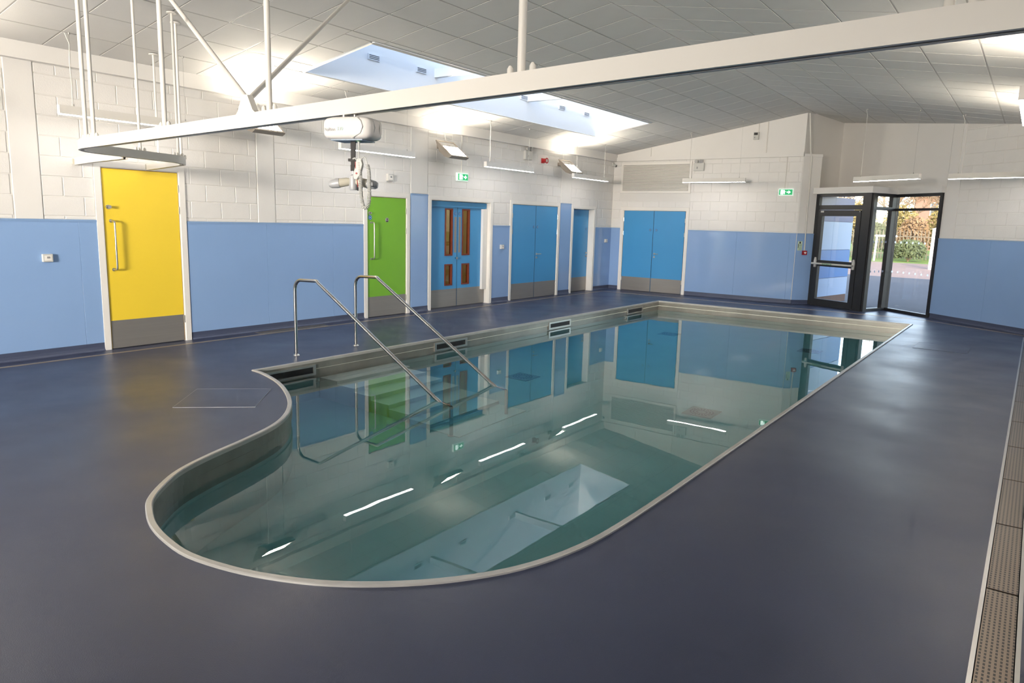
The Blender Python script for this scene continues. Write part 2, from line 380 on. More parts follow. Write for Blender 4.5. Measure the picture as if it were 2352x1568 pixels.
# angled wall on the right
ULEN = (WA-UA).length; FA = ((UA.x,UA.y,0), math.atan2(WA.y-UA.y, WA.x-UA.x))
wa = tag(G().box(0,0,2.6,ULEN,.2,4.75).box(ULEN,0,0,ULEN+ANGL+.2,.3,4.75).o('wall_angled', 'mortar'), 'angled white block wall right of the glazed porch', 'wall', kind='structure')
wa.location = FA[0]; wa.rotation_euler = (0,0,FA[1])
G().cbox(ULEN+.06,-.012,1.62,ULEN+.37,0,3.95,.004).o('pilaster','plaster',wa)
B(0,-.008,2.62,ULEN+.05,0,4.3).o('upper_lining','plaster',wa)
blockwork(wa, [(ULEN+.38, ULEN+ANGL, 1.62, 3.72)], [], z0=1.66)
cladding(wa, ULEN+.0, ULEN+ANGL, .1, 1.62)
# right wall and the wall behind the photographer
wr = tag(wall_boxes(G(), 0, 25.2, 3.75, []).o('wall_right', 'plaster'), 'white right-hand wall beside the floor drain', 'wall', kind='structure')
wr.location, wr.rotation_euler = RIGHT[0], (0,0,RIGHT[1])
cladding(wr, .02, 25.0, .1, 1.61)
wn = tag(wall_boxes(G(), -10.1, .3, 4.75, [(-8.45,-5.35,1.6,3.5)]).o('wall_near', 'plaster'), 'white wall with a high window behind the viewpoint', 'wall', kind='structure')
wn.location = (0,-10.0,0); wn.rotation_euler = (0,0,PI)
cladding(wn, -9.8, 0, .1, 1.61)
nw = root('window_4', 'high window in the wall behind the viewpoint', 'window', (6.9,-10.0,1.6), PI, kind='structure')
g = G()
for a, b in ((-1.55,-1.5),(-.025,.025),(1.5,1.55)): g.box(a,.18,0,b,.26,1.9)
for a, b in ((0,.05),(1.85,1.9)): g.box(-1.55,.18,a,1.55,.26,b)
g.o('frame','alu',nw)
for a, b in ((-1.5,-.025),(.025,1.5)): B(a,.215,.05,b,.225,1.85).o('pane','glass',nw)
# coved skirtings
def skirting(name, frame, runs, label):
    r = root(name, label, 'skirting', frame[0], frame[1], kind='structure')
    for a, b in runs:
        g = G(); pf = [(0,0),(-.045,0),(-.028,.006),(-.016,.022),(-.012,.05),(-.011,.1),(0,.1)]
        n = len(pf); v = [(a,y,z) for y,z in pf] + [(b,y,z) for y,z in pf]
        g.add(v, [tuple(range(n)), tuple(range(n,2*n))[::-1]] + [(i,(i+1)%n,n+(i+1)%n,n+i) for i in range(n)]); g.o('coved_strip','skirt',r)
    return r
skirting('baseboard_left', LEFT, [(-10.0,4.21),(5.37,8.52),(9.67,10.13),(12.12,12.72),(14.74,15.26),(16.46,17.33)], 'dark coved skirting along the left wall between the doors')
skirting('baseboard_far', FAR, [(0,.28),(2.18,4.8)], 'dark coved skirting under the end wall cladding')
skirting('baseboard_corner', ((P1.x,P1.y,0),CR), [(0,CRL)], 'dark skirting on the short return wall')
skirting('baseboard_angled', FA, [(ULEN+.02,ULEN+ANGL)], 'dark skirting under the angled wall on the right')
skirting('baseboard_right', RIGHT, [(0,25.0)], 'dark skirting along the right-hand wall')
# beam casings along the wall heads
def trim(name, g, m, label, loc=(0,0,0), rz=0):
    o = tag(g.o(name, m), label, 'trim', kind='structure'); o.location = loc; o.rotation_euler = (0,0,rz); return o
trim('trim_1', G().prismy([(-10.0,3.335),(17.33,3.335),(17.33,3.53),(-10.0,3.53)],-.10,0), 'plaster', 'white boxed beam along the top of the left wall', *LEFT)
trim('trim_2', B(0,-.045,3.34,4.8,0,3.44), 'plaster', 'white ledge across the end wall above the louvre', FAR[0])
trim('trim_3', G().prismy([(0,3.34),(CRL,3.34),(CRL,3.40),(0,3.40)],-.02,.25), 'plaster', 'white ledge over the short return wall', (P1.x,P1.y,0), CR)
# thin metal strips let into the floor along the walls
trim('trim_4', G().box(.265,-9.9,0,.315,16.5,.004), 'brass', 'thin metal strip in the floor along the left wall')
trim('trim_5', G().box(.265,16.46,0,5.0,16.5,.004), 'brass', 'thin metal strip in the floor along the end wall')
a = Vector((5.0,16.48)); b = Vector((7.55,16.42)); c_ = Vector((9.8,15.12-.02))
trim('trim_6', G().prism([(7.5,16.44),(9.8,14.9),(9.8,14.95),(7.53,16.48)],0,.004).prism([(4.98,16.46),(7.5,16.44),(7.53,16.48),(4.98,16.50)],0,.004), 'brass', 'thin metal strip in the floor along the angled wall')

# ------------------------------------------------------------------ ceiling: two slopes of 600 mm tiles in an exposed grid
HS = (.935, 2.342, 6.57, 14.63)     # rooflight opening on the left slope (along slope, y)
def rect_minus(r, h):
    x0,x1,y0,y1 = r; a,b,c,d = h
    if x1 <= a or x0 >= b or y1 <= c or y0 >= d: return [r]
    out = []
    if x0 < a: out.append((x0,a,y0,y1))
    if x1 > b: out.append((b,x1,y0,y1))
    m0, m1 = max(x0,a), min(x1,b)
    if y0 < c: out.append((m0,m1,y0,c))
    if y1 > d: out.append((m0,m1,d,y1))
    return out
_tile = {}
def ceiling(name, label, loc, rot, xl, yl, hole, ynear, ymax):
    bm = G()
    for r in rect_minus((-.35 if hole else 0, xl[-1]+(0 if hole else .35), -10.4, ymax), hole) if hole else [(0, xl[-1]+.35, -10.4, ymax)]:
        bm.box(r[0], r[2], .03, r[1], r[3], .16)
    o = tag(bm.o(name, 'tile'), label, 'ceiling', kind='structure'); o.location = loc; o.rotation_euler = (0, rot, 0)
    rest = G()
    for i in range(len(xl)-1):
        for k in range(len(yl)-1):
            for x0,x1,y0,y1 in (rect_minus((xl[i],xl[i+1],yl[k],yl[k+1]), hole) if hole else [(xl[i],xl[i+1],yl[k],yl[k+1])]):
                w, l = x1-x0-.02, y1-y0-.02
                if w < .03 or l < .03: continue
                if yl[k+1] < ynear: rest.box(x0+.01,y0+.01,0,x1-.01,y1-.01,.03); continue
                key = (round(w,3), round(l,3))
                if key not in _tile:
                    q = G().box(0,0,0,key[0],key[1],.03); me = bpy.data.meshes.new('ceiling_tile'); me.from_pydata(q.v,[],q.f); me.materials.append(MT['tile'])
                    _tile[key] = me
                t = link('ceiling_tile', _tile[key], o); t.location = (x0+.01,y0+.01,0)
    if rest.v: tag(rest.o('ceiling_tiles_overhead', 'tile', o), kind='stuff')
    def clear(x0,x1,y0,y1): return rect_minus((x0,x1,y0,y1), hole) if hole else [(x0,x1,y0,y1)]
    for x in xl[1:-1]:
        for r in clear(x-.012,x+.012,-10.2,ymax):
            if r[1]-r[0] > .015: B(r[0],r[2],.003,r[1],r[3],.012).o('grid_bar','grid',o)
    for y in yl[1:-1]:
        for r in clear(xl[0],xl[-1],y-.012,y+.012):
            if r[3]-r[2] > .015: B(r[0],r[2],.0035,r[1],r[3],.0115).o('grid_bar','grid',o)
    return o
cs = 1/math.cos(TH)
xl = [0] + [(.595+.615*k)*cs for k in range(7)] + [RIDGE*cs]
yl = [4.93+.607*k for k in range(-25, 22)]
ceilL = ceiling('ceiling', 'left ceiling slope of square white tiles with the rooflight', (0,0,ZE), -TH, xl, yl, HS, 2.4, 17.6)
xr = [0] + [.61*k*cs for k in range(1,8)] + [4.9*cs]
yr = [7.45+.628*k for k in range(-28, 20)]
ceilR = ceiling('ceiling', 'right ceiling slope of square white tiles', (RIDGE,0,ZR), TH, xr, yr, None, 6.2, 19.4)
# rooflight
rl = root('window_1', 'long rooflight well with pale blue-white lining in the left ceiling slope', 'rooflight', (0,0,0), kind='structure')
X0, X1, Y0, Y1, ZT = .952, 2.281, 6.60, 14.60, 5.35
def zc(x): return ZE+SL*x
for nm, v in (('well_wall', [(X0,Y0,zc(X0)),(X0,Y1,zc(X0)),(X0,Y1,ZT-.12),(X0,Y0,ZT-.12)]), ('well_wall', [(X1,Y0,zc(X1)),(X1,Y1,zc(X1)),(X1,Y1,ZT+.12),(X1,Y0,ZT+.12)]),
          ('well_wall', [(X0,Y0,zc(X0)),(X1,Y0,zc(X1)),(X1,Y0,ZT+.12),(X0,Y0,ZT-.12)]), ('well_wall', [(X0,Y1,zc(X0)),(X1,Y1,zc(X1)),(X1,Y1,ZT+.12),(X0,Y1,ZT-.12)])):
    nrm = (Vector(v[1])-Vector(v[0])).cross(Vector(v[3])-Vector(v[0])).normalized()
    cen = Vector(((X0+X1)/2,(Y0+Y1)/2,4.5))
    if nrm.dot(cen-Vector(v[0])) > 0: nrm = -nrm
    g = G(); g.add(v + [tuple(Vector(p)+nrm*.05) for p in v], [(0,1,2,3),(7,6,5,4),(0,4,5,1),(1,5,6,2),(2,6,7,3),(3,7,4,0)]); g.o(nm,'well',rl)
for k, y in enumerate((Y0+2.67, Y0+5.33)): B(X0,y-.04,4.02,X1,y+.04,4.16).o('cross_beam','well',rl)
for y in (Y0, Y0+2.67, Y0+5.33, Y1): B(X0,y-.05,ZT-.16,X1,y+.05,ZT-.06).o('glazing_bar','well',rl)
for k in range(3):
    ya, yb = Y0+2.667*k+.05, Y0+2.667*(k+1)-.05
    G().add([(X0,ya,ZT-.12),(X1,ya,ZT+.12),(X1,yb,ZT+.12),(X0,yb,ZT-.12)], [(0,1,2,3)]).o('pane','roofglass',rl)
for y in (7.88, 8.91, 10.15, 11.78, 13.15, 14.16):
    v = B(X0,y-.115,4.035,X0+.02,y+.115,4.12).o('vent','well',rl)
    for k in range(3): B(X0+.015,y-.1,4.05+.022*k,X0+.022,y+.1,4.061+.022*k).o('slot','ventdark',v)
def rim(a, b): return G().tube([a,b],.012,4)
for a, b in (((X0,Y0),(X0,Y1)),((X1,Y0),(X1,Y1)),((X0,Y0),(X1,Y0)),((X0,Y1),(X1,Y1))):
    rim((a[0],a[1],zc(a[0])-.004),(b[0],b[1],zc(b[0])-.004)).o('rim_trim','trimw',rl)

# ------------------------------------------------------------------ doors
def disc_sign(leaf, x, y, z, r=.032):
    d = G().disc((x,y-.002,z), r, 'y', .004).o('sign_disc','bluedot',leaf)
    G().ring((x,z), r*.82, r*.62, y-.0055, y-.0035).o('sign_ring','dotblue',leaf)
    B(x-r*.35,y-.0055,z-r*.2,x+r*.35,y-.0035,z+r*.2).o('sign_print','dotblue',leaf)
def pull(leaf, x, y, z0, z1, sgn=1, st=.075):
    p = [(x-.012,y,z0)] + [(x,y-st+.03-.03*math.sin(a),z0+.0+.03*(1-math.cos(a))) for a in (0,.5,1.0,PI/2)] + \
        [(x,y-st+.03-.03*math.cos(a),z1-.03+.03*math.sin(a)) for a in (0,.5,1.0,PI/2)] + [(x-.012,y,z1)]
    G().tube(p,.0115,10).o('pull_handle','satin',leaf,'auto')
    for z in (z0,z1): G().disc((x-.012,y-.003,z),.02,'y',.006,16).o('handle_rose','satin',leaf)
def lever(leaf, x, y, z, s):
    G().disc((x,y-.004,z),.026,'y',.008,20).o('handle_rose','satin',leaf)
    G().tube([(x,y,z),(x,y-.04,z),(x+s*.012,y-.05,z),(x+s*.12,y-.05,z)],.0095,10).o('lever_handle','satin',leaf,'auto')
    G().disc((x,y-.004,z-.08),.024,'y',.008,20).o('escutcheon','satin',leaf)
    G().tube([(x,y-.008,z-.08),(x,y-.03,z-.08)],.011,10).o('thumb_turn','satin',leaf,'auto')
def hinges(leaf, x, y, zs):
    for z in zs: G().tube([(x,y-.008,z-.05),(x,y-.008,z+.05)],.008,8).o('hinge','satin',leaf,'auto')
def door(name, label, frame, x0, x1, zt, m, leaves=1, recess=0, hinge='r', hz=(.3,1.02,1.75,2.0), vision=None, kick=.36):
    r = root(name, label, 'door', at(frame,x0), frame[1], kind='structure'); w = x1-x0
    g = G().box(-AR,-.024,0,0,0,zt+AR).box(w,-.024,0,w+AR,0,zt+AR).box(0,-.024,zt,w,0,zt+AR)
    g.box(0,-.01,0,.012,.28,zt).box(w-.012,-.01,0,w,.28,zt).box(.012,-.01,zt-.012,w-.012,.28,zt)
    g.o('door_frame','white',r)
    if not vision: B(.012,.2,0,w-.012,.24,zt-.012).o('light_leak_block','dark',r)  # dark panel added behind the leaf to stop light leaking through its gaps
    y = recess-.006 if not recess else recess; th = .044; gap = .011 if leaves == 2 else .005; out = []
    n = leaves; lw = (w-.024-gap*(n+1))/n
    for i in range(n):
        a = .012+gap+i*(lw+gap); b = a+lw; z0, z1 = .008, zt-.018
        g = G()
        if vision:
            va, vb = vision[i]; va -= x0; vb -= x0
            g.box(a,y,z0,va,y+th,z1).box(vb,y,z0,b,y+th,z1)
            for q0, q1 in ((z0,.43),(.855,1.02),(1.94,z1)): g.box(va,y,q0,vb,y+th,q1)
        else: g.box(a,y,z0,b,y+th,z1)
        leaf = g.o('leaf', m, r)
        G().box(a-.004,y-.0005,z0,a,y+th,z1).box(b,y-.0005,z0,b+.004,y+th,z1).box(a,y-.0005,z1,b,y+th,z1+.004).o('lipping_or_gap_shade','dark' if leaves == 2 else 'lip',leaf)  # hardwood lipping; on double doors a dark strip painting the shaded gap between leaves
        if kick: B(a+.004,y-.002,z0,b-.004,y,kick).o('kick_plate','steel',leaf)
        if vision:
            for q0, q1 in ((.43,.855),(1.02,1.94)):
                t = .028; f = G().box(va,y-.012,q0,va+t,y+th+.01,q1).box(vb-t,y-.012,q0,vb,y+th+.01,q1).box(va+t,y-.012,q0,vb-t,y+th+.01,q0+t).box(va+t,y-.012,q1-t,vb-t,y+th+.01,q1)
                f.o('glazing_bead','lip',leaf); B(va+t,y+.02,q0+t,vb-t,y+.026,q1-t).o('vision_pane','vision',leaf)
        hx = b+.004 if (hinge == 'r' or (hinge == 'both' and i == n-1)) else a-.004
        if not recess: hinges(leaf, hx, y, hz)
        out.append((leaf, a, b, y))
    return r, out
dy, L_ = door('door_1', 'bright yellow door with long pull handle under the hoist track', LEFT, *DOORS_L['yellow'], 'yellow', hz=(.3,1.75,2.03))
lf, a, b, y = L_[0]; pull(lf, .105, y, 1.0, 1.6)
G().disc((.07,y-.005,1.77),.026,'y',.01,20).o('turn_rose','satin',lf); G().tube([(.07,y-.01,1.77),(.07,y-.055,1.77)],.018,12,rs=[.012,.021]).o('turn_knob','satin',lf,'auto')
dg, L_ = door('door_2', 'green door with pull handle and round blue sticker', LEFT, *DOORS_L['green'], 'green', hz=(.3,1.5,1.85))
lf, a, b, y = L_[0]; pull(lf, .105, y, 1.02, 1.64)
G().disc((.06,y-.005,1.80),.026,'y',.01,20).o('turn_rose','satin',lf); G().tube([(.06,y-.01,1.80),(.06,y-.05,1.80)],.014,12).o('turn_knob','satin',lf,'auto')
disc_sign(lf, .075, y, 1.725, .042)
G().disc((.475,y-.002,1.69),.04,'y',.004).o('person_sign','greyd',lf); B(.467,y-.006,1.685,.483,y-.003,1.718).o('sign_print','blackp',lf); B(.452,y-.006,1.66,.498,y-.003,1.675).o('sign_print','blackp',lf)
dd1, L_ = door('door_3', 'blue double doors with four narrow glazed vision panels', LEFT, *DOORS_L['dd1'], 'blue', leaves=2, recess=.11, vision=[(10.58+.16,10.81+.16),(11.11+.15,11.35+.15)])
for (lf,a,b,y), px, kx in zip(L_, (L_[0][2]-.09, L_[1][1]+.03), (L_[0][2]-.05,None)):
    B(px,y-.003,1.08,px+.065,y,1.78).o('push_plate','steel',lf); disc_sign(lf, px+.032, y, 1.845, .036)
lf,a,b,y = L_[0]; G().tube([(b-.05,y,.97),(b-.05,y-.05,.97)],.02,14,rs=[.014,.028]).o('door_knob','chrome',lf,'auto')
B(.03,.07,1.965,1.79,.108,2.07).o('door_closer_cover','blue',dd1)
B(1.66,.05,.30,1.80,.108,1.955).o('finger_guard','white',dd1)
dd2, L_ = door('door_4', 'plain blue double doors with lever handle beside the wall socket', LEFT, *DOORS_L['dd2'], 'blue', leaves=2, hinge='both', hz=(.3,1.5,1.85))
lf,a,b,y = L_[0]; disc_sign(lf, b-.07, y, 1.61)
lf,a,b,y = L_[1]; disc_sign(lf, a+.07, y, 1.61); lever(lf, a+.06, y, 1.0, 1)
sd, L_ = door('door_5', 'narrow single blue door near the far corner', LEFT, *DOORS_L['single'], 'blue', recess=.14)
lf,a,b,y = L_[0]; lever(lf, b-.06, y, .97, -1); disc_sign(lf, b-.09, y, 1.58)
fd, L_ = door('door_6', 'blue double doors under the louvre in the end wall', FAR, *FD, 'blue', leaves=2, hinge='both', hz=(.3,1.5,1.85))
lf,a,b,y = L_[0]; disc_sign(lf, b-.08, y, 1.595)
lf,a,b,y = L_[1]; disc_sign(lf, a+.08, y, 1.595); lever(lf, a+.06, y, .99, 1)
# lit corridor seen through the vision panels
hb = root('hall_beyond', 'dim corridor behind the glazed blue doors', 'corridor', (-1.9,11.1,0), kind='structure')
hg = G().box(-1.2,-1.5,-.02,1.58,1.9,-.004).box(-1.2,-1.5,2.6,1.6,1.9,2.65).box(-1.25,-1.5,0,-1.2,1.9,2.6).box(-1.2,-1.55,0,1.6,-1.5,2.6).box(-1.2,1.9,0,1.6,1.95,2.6)
hg.o('corridor_shell','hall',hb)
pl = bpy.data.lights.new('corridor_lamp','POINT'); pl.energy = 60; pl.color = (1,.9,.7); pl.shadow_soft_size = .2
po = bpy.data.objects.new('corridor_lamp',pl); C.objects.link(po); po.parent = hb; po.location = (.2,0,2.3)

# ------------------------------------------------------------------ glazed porch in dark aluminium
def bars(g, rects, y0, y1):
    for x0,z0,x1,z1 in rects: g.box(x0,y0,z0,x1,y1,z1)
    return g
def glazed(name, label, cat, A_, B_, rects, panes, dots=(), depth=.09):
    A_ = Vector(A_); B_ = Vector(B_); r = root(name, label, cat, (A_.x,A_.y,0), math.atan2(B_.y-A_.y,B_.x-A_.x), kind='structure')
    bars(G(), rects, -depth/2, depth/2).o('frame','alu',r)
    for x0,z0,x1,z1 in panes:
        p = B(x0,-.006,z0,x1,.006,z1).o('pane','glass',r)
        g = G(); ok = False
        for xa, xb, z, sp in dots:
            if not (z0 < z < z1): continue
            x = xa
            while x < xb:
                g.add([(x+.024*math.cos(2*PI*q/14),-.0075,z+.024*math.sin(2*PI*q/14)) for q in range(14)],[tuple(range(14))]); ok = True; x += sp
        if ok: tag(g.o('manifestation_dots','frost',p), kind='stuff')
    return r
DA, DB = (5.10,17.65), (6.36,17.03); DL = (Vector(DB)-Vector(DA)).length
gd = glazed('door_7', 'dark framed glazed exit door with a push bar', 'door', DA, DB,
   [(0,0,.09,2.52),(DL-.20,0,DL,2.52),(.09,2.46,DL-.20,2.52),(.09,2.17,DL-.20,2.27),(.09,0,DL-.2,.015)], [(.09,2.27,DL-.20,2.46)])
x0, x1 = .1, DL-.21
lf = bars(G(), [(x0,.02,x0+.11,2.16),(x1-.11,.02,x1,2.16),(x0+.11,.02,x1-.11,.16),(x0+.11,.905,x1-.11,1.04),(x0+.11,2.03,x1-.11,2.16)], -.055, .03).o('leaf','alu',gd)
for z0, z1 in ((.16,.905),(1.04,2.03)): B(x0+.11,-.012,z0,x1-.11,0,z1).o('leaf_pane','glass',lf)
for x in (x0+.05, x1-.05):
    G().prismy([(x-.022,.88),(x+.022,.88),(x+.03,1.02),(x+.012,1.10),(x-.012,1.10),(x-.03,1.02)], -.085, -.055).o('push_bar_end','grey',lf)
    B(x-.02,-.145,.945,x+.02,-.08,.985).o('push_bar_arm','grey',lf)
G().tube([(x0+.02,-.15,.965),(x1-.02,-.15,.965)],.022,12).o('push_bar','grey',lf,'auto')
B((x0+x1)/2-.22,-.175,.95,(x0+x1)/2+.02,-.17,.98).o('push_bar_label','greenp',lf)
text('push_bar_text','PUSH BAR TO OPEN',.024,'white',lf,((x0+x1)/2-.10,-.1765,.965),(PI/2,0,0))
B(x0+.07,-.062,2.11,x0+.15,-.055,2.145).o('maker_label','grey',lf); G().disc((x1-.03,-.058,2.13),.01,'y',.006,12).o('closer_pin','grey',lf)
RA, RB = (6.36,17.03), (6.66,17.74); RL = (Vector(RB)-Vector(RA)).length
glazed('window_2', 'narrow dark framed side light next to the glazed exit door', 'window', RA, RB,
   [(-.02,0,.10,2.52),(RL-.12,0,RL,2.52),(.1,2.46,RL-.12,2.52),(.1,2.17,RL-.12,2.24),(.1,0,RL-.12,.06)], [(.1,.06,RL-.12,2.17),(.1,2.24,RL-.12,2.46)],
   dots=[(.17,RL-.14,1.5,.15),(.17,RL-.14,.86,.15)])
QA, QB = (6.66,17.83), (7.66,16.93); QL = (Vector(QB)-Vector(QA)).length
glazed('window_3', 'tall dark framed window looking out to the hedge', 'window', QA, QB,
   [(-.03,0,.09,2.52),(QL-.05,0,QL+.01,2.52),(.09,2.46,QL-.05,2.52),(.09,2.17,QL-.05,2.22),(.09,0,QL-.05,.06)], [(.09,.06,QL-.05,2.17),(.09,2.22,QL-.05,2.46)],
   dots=[(.16,QL-.1,1.5,.17),(.16,QL-.1,.86,.17)])
trim('trim_7', G().prism([(4.98,17.56),(6.36,16.9),(6.50,17.2),(6.72,17.68),(7.62,16.86),(7.75,16.98),(5.35,19.1),(5.1,19.0)],2.52,2.655), 'plaster', 'white boxed head over the glazed porch')

# ------------------------------------------------------------------ pool
pool = root('swimming_pool', 'hydrotherapy pool with curved end and metal edge, sunk in the floor', 'pool', (5,9,0))
def loft(rings, close=False):
    """rings: list of (poly, z) with equal counts; walls between them"""
    g = G(); n = len(rings[0][0]); v = []; f = []
    for p, z in rings: v += [(x-5, y-9, z) for x,y in p]
    for k in range(len(rings)-1):
        for i in range(n): f.append((k*n+i, k*n+(i+1)%n, (k+1)*n+(i+1)%n, (k+1)*n+i))
    if close: f.append(tuple(range((len(rings)-1)*n, len(rings)*n)))
    return g.add(v, f)
IN1, IN2 = offset(POOL,.038), offset(POOL,.028)
loft([(offset(POOL,-.002),-.02),(offset(POOL,-.002),.010),(offset(POOL,.004),.014),(offset(POOL,.033),.014),(IN1,.008),(IN1,-.02)]).o('edge_coping','pooledge',pool)
loft([(IN1,-.02),(IN1,-.098),(IN2,-.098)]).o('upper_band','poolwall',pool)
WZ = -.185; FZ = -1.30
loft([(IN2,-.104),(IN2,-.33)]).o('waterline_band','poolwall',pool)
loft([(IN2,-.33),(IN2,FZ)], True).o('basin','basin',pool)
tx = [2.40,2.70,2.99,3.28,3.57,3.89,4.20]; tz = [-.33,-.50,-.67,-.84,-1.0,-1.15]
for i in range(6):
    s_ = B(tx[i]-5-.02,5.62-9,FZ,tx[i+1]-5,6.86-9,tz[i]).o('step','step',pool)
    B(tx[i+1]-5-.05,5.62-9,tz[i],tx[i+1]-5,6.86-9,tz[i]+.004).o('step_nosing','step',s_)
B(4.20-5,5.62-9,FZ,4.61-5,6.86-9,-1.28).o('step_landing','step',pool)
for x, y in ((3.62,8.19),(6.27,8.17),(3.68,13.07),(6.29,13.13)):
    g_ = B(x-5-.18,y-9-.18,FZ,x-5+.18,y-9+.18,FZ+.03).o('floor_inlet','grate',pool)
    q = G(); n = 20
    for rr in (.05,.09,.125):
        for k in range(n):
            a0, a1 = 2*PI*k/n, 2*PI*(k+.6)/n
            q.add([(x-5+r_*math.cos(t), y-9+r_*math.sin(t), FZ+.032) for r_, t in ((rr,a0),(rr+.018,a0),(rr+.018,a1),(rr,a1))], [(0,1,2,3)])
    q.o('inlet_slots','dark',g_)
for y in (5.18, 8.06, 11.1, 14.15):
    xx = 2.35+.040-5; k_ = G()
    k_.box(xx-.01,y-.37-9,-.17,xx+.012,y-.33-9,-.045).box(xx-.01,y+.33-9,-.17,xx+.012,y+.37-9,-.045).box(xx-.01,y-.33-9,-.17,xx+.012,y+.33-9,-.145).box(xx-.01,y-.33-9,-.07,xx+.012,y+.33-9,-.045)
    sk = k_.o('skimmer','satin',pool)
    B(xx-.008,y-.33-9,-.145,xx+.003,y+.33-9,-.07).o('skimmer_mouth','blackp',sk)
q = G().ring((0,0),.11,.075,0,.02,28).o('pool_wall_inlet','grate',pool); q.location = (7.56-.06-5, 4.45-9, -.75); q.rotation_euler = (0,0,-PI/2)
wat = loft([(offset(POOL,.024),WZ),(offset(POOL,.024),FZ-.02)], True)
n_ = len(POOL); wat.f.append(tuple(range(n_)))
wo = tag(wat.o('pool_water','water'), 'still clear teal water filling the pool', 'water', kind='stuff'); wo.location = (5,9,0)
# handrails
for y, lb in ((5.62,'curved stainless handrail nearer the yellow door'), (6.60,'curved stainless handrail nearer the green door')):
    h = root('handrail', lb+', running down into the water', 'handrail', (1.94,y,0), group='stainless pool handrails')
    p = [(0,0,0),(0,0,.80)] + [(.12-.12*math.cos(a),0,.83+.12*math.sin(a)) for a in (.0,.4,.8,1.2,1.5)] + [(.40,0,.958),(.425,0,.952),(.445,0,.935),(2.30,0,-.14),(2.325,0,-.158),(2.36,0,-.172),(2.50,0,-.25)] + \
        [(2.50+.06*math.sin(a),0,-.31+.06*math.cos(a)) for a in (.5,1.0,1.5)] + [(2.565,0,-1.30)]
    G().tube(p,.0205,14).o('rail','chrome',h,'auto')
    G().tube([(0,0,0),(0,0,.008),(0,0,.02)],.04,18,rs=[.042,.040,.024]).o('base_flange','chrome',h,'auto')
    G().tube([(2.565,0,-1.30),(2.565,0,-1.285)],.04,18).o('base_flange','satin',h,'auto')
# floor details
ht = root('floor_hatch', 'square access hatch in the floor by the curved pool edge', 'hatch', (3.215,3.815,0), math.radians(43), group='floor access hatches')
B(-.355,-.355,0,.355,.355,.003).o('hatch_plate','floor',ht)
for x0,y0,x1,y1 in ((-.358,-.358,.358,-.355),(-.358,.355,.358,.358),(-.358,-.355,-.355,.355),(.355,-.355,.358,.355)): B(x0,y0,0,x1,y1,.0036).o('hatch_frame','hatchline',ht)
hf = root('floor_hatch', 'square access hatch in the floor beyond the far right pool corner', 'hatch', (8.3,12.65,0), 0, group='floor access hatches')
B(-.35,-.35,0,.35,.35,.003).o('hatch_plate','floor',hf)
for x0,y0,x1,y1 in ((-.356,-.356,.356,-.35),(-.356,.35,.356,.356),(-.356,-.35,-.35,.35),(.35,-.35,.356,.35)): B(x0,y0,0,x1,y1,.004).o('hatch_frame','skirt',hf)
fv = root('floor_grille', 'long pale flat grille in the floor below the left wall cladding', 'floor grille', (.165,6.92,0), PI/2)
B(-.62,-.075,0,.62,.075,.006).o('grille_plate','satin',fv)
for k in range(5): B(-.60,-.055+.025*k,.006,.60,-.045+.025*k,.0075).o('grille_slot','alulite',fv)
dr = root('drainage_channel', 'long perforated steel drainage channel beside the right wall', 'drain', (9.28,0,0))
for x in (0,.172-.018): B(x,-9.5,0,x+.018,15.0,.008).o('channel_edge','satin',dr)
B(.018,-9.5,-.004,.154,15.0,.0).o('channel_bed','blackp',dr)
me = None
for k in range(18):
    if me is None:
        o = B(0,0,0,.128,.985,.006).o('grating','perf',dr); me = o.data
    else: o = link('grating', me, dr)
    o.location = (.022, -3.9+k*1.0, 0)

# ------------------------------------------------------------------ ceiling-track hoist
RT, RB_ = 2.325, 2.245
def ry(x): return 3.24-.1*x
path = [(9.78,ry(9.78)),(7.5,ry(7.5)),(5.0,ry(5.0)),(3.0,ry(3.0)),(2.62,ry(2.62)),(2.42,3.04),(2.24,3.16),(2.12,3.33),(2.05,3.52),(1.93,3.85),(1.84,4.10),(1.76,4.28),(1.62,4.42),(1.42,4.52),(1.0,4.63),(.03,4.88)]
def rail_sweep(pts, w=.062, slot=.018):
    """box track with an open slot underneath"""
    pf = [(-w/2,RB_),(-w/2,RT),(w/2,RT),(w/2,RB_),(slot/2+.004,RB_),(slot/2+.004,RB_+.02),(-slot/2-.004,RB_+.02),(-slot/2-.004,RB_)]
    g = G(); v = []; n = len(pf); P = [Vector(p) for p in pts]
    for i, p in enumerate(P):
        t = ((P[min(i+1,len(P)-1)]-p).normalized()+(p-P[max(i-1,0)]).normalized()).normalized(); s = Vector((-t.y,t.x))
        for q, z in pf: v.append((p.x+s.x*q, p.y+s.y*q, z))
    f = [tuple(range(n)), tuple(range((len(P)-1)*n,len(P)*n))[::-1]]
    for i in range(len(P)-1):
        for k in range(n): f.append((i*n+k,i*n+(k+1)%n,(i+1)*n+(k+1)%n,(i+1)*n+k))
    return g.add(v,f)
def slot_strip(pts):
    g = G(); P = [Vector(p) for p in pts]; v = []
    for i, p in enumerate(P):
        t = ((P[min(i+1,len(P)-1)]-p).normalized()+(p-P[max(i-1,0)]).normalized()).normalized(); s = Vector((-t.y,t.x))
        v += [(p.x-s.x*.012,p.y-s.y*.012,RB_+.003),(p.x+s.x*.012,p.y+s.y*.012,RB_+.003)]
    return g.add(v, [(2*i,2*i+1,2*i+3,2*i+2) for i in range(len(P)-1)])
sm = path[:4] + catmull(path[4:], 3)
tr = root('hoist_track', 'long white ceiling hoist track crossing the room, bending toward the yellow door', 'hoist track', (0,0,0))
rail_sweep(sm).o('rail','trimw',tr,'auto'); slot_strip(sm).o('rail_slot','alulite',tr)
sp = [(.03,4.03),(.8,3.88),(1.7,3.76)]
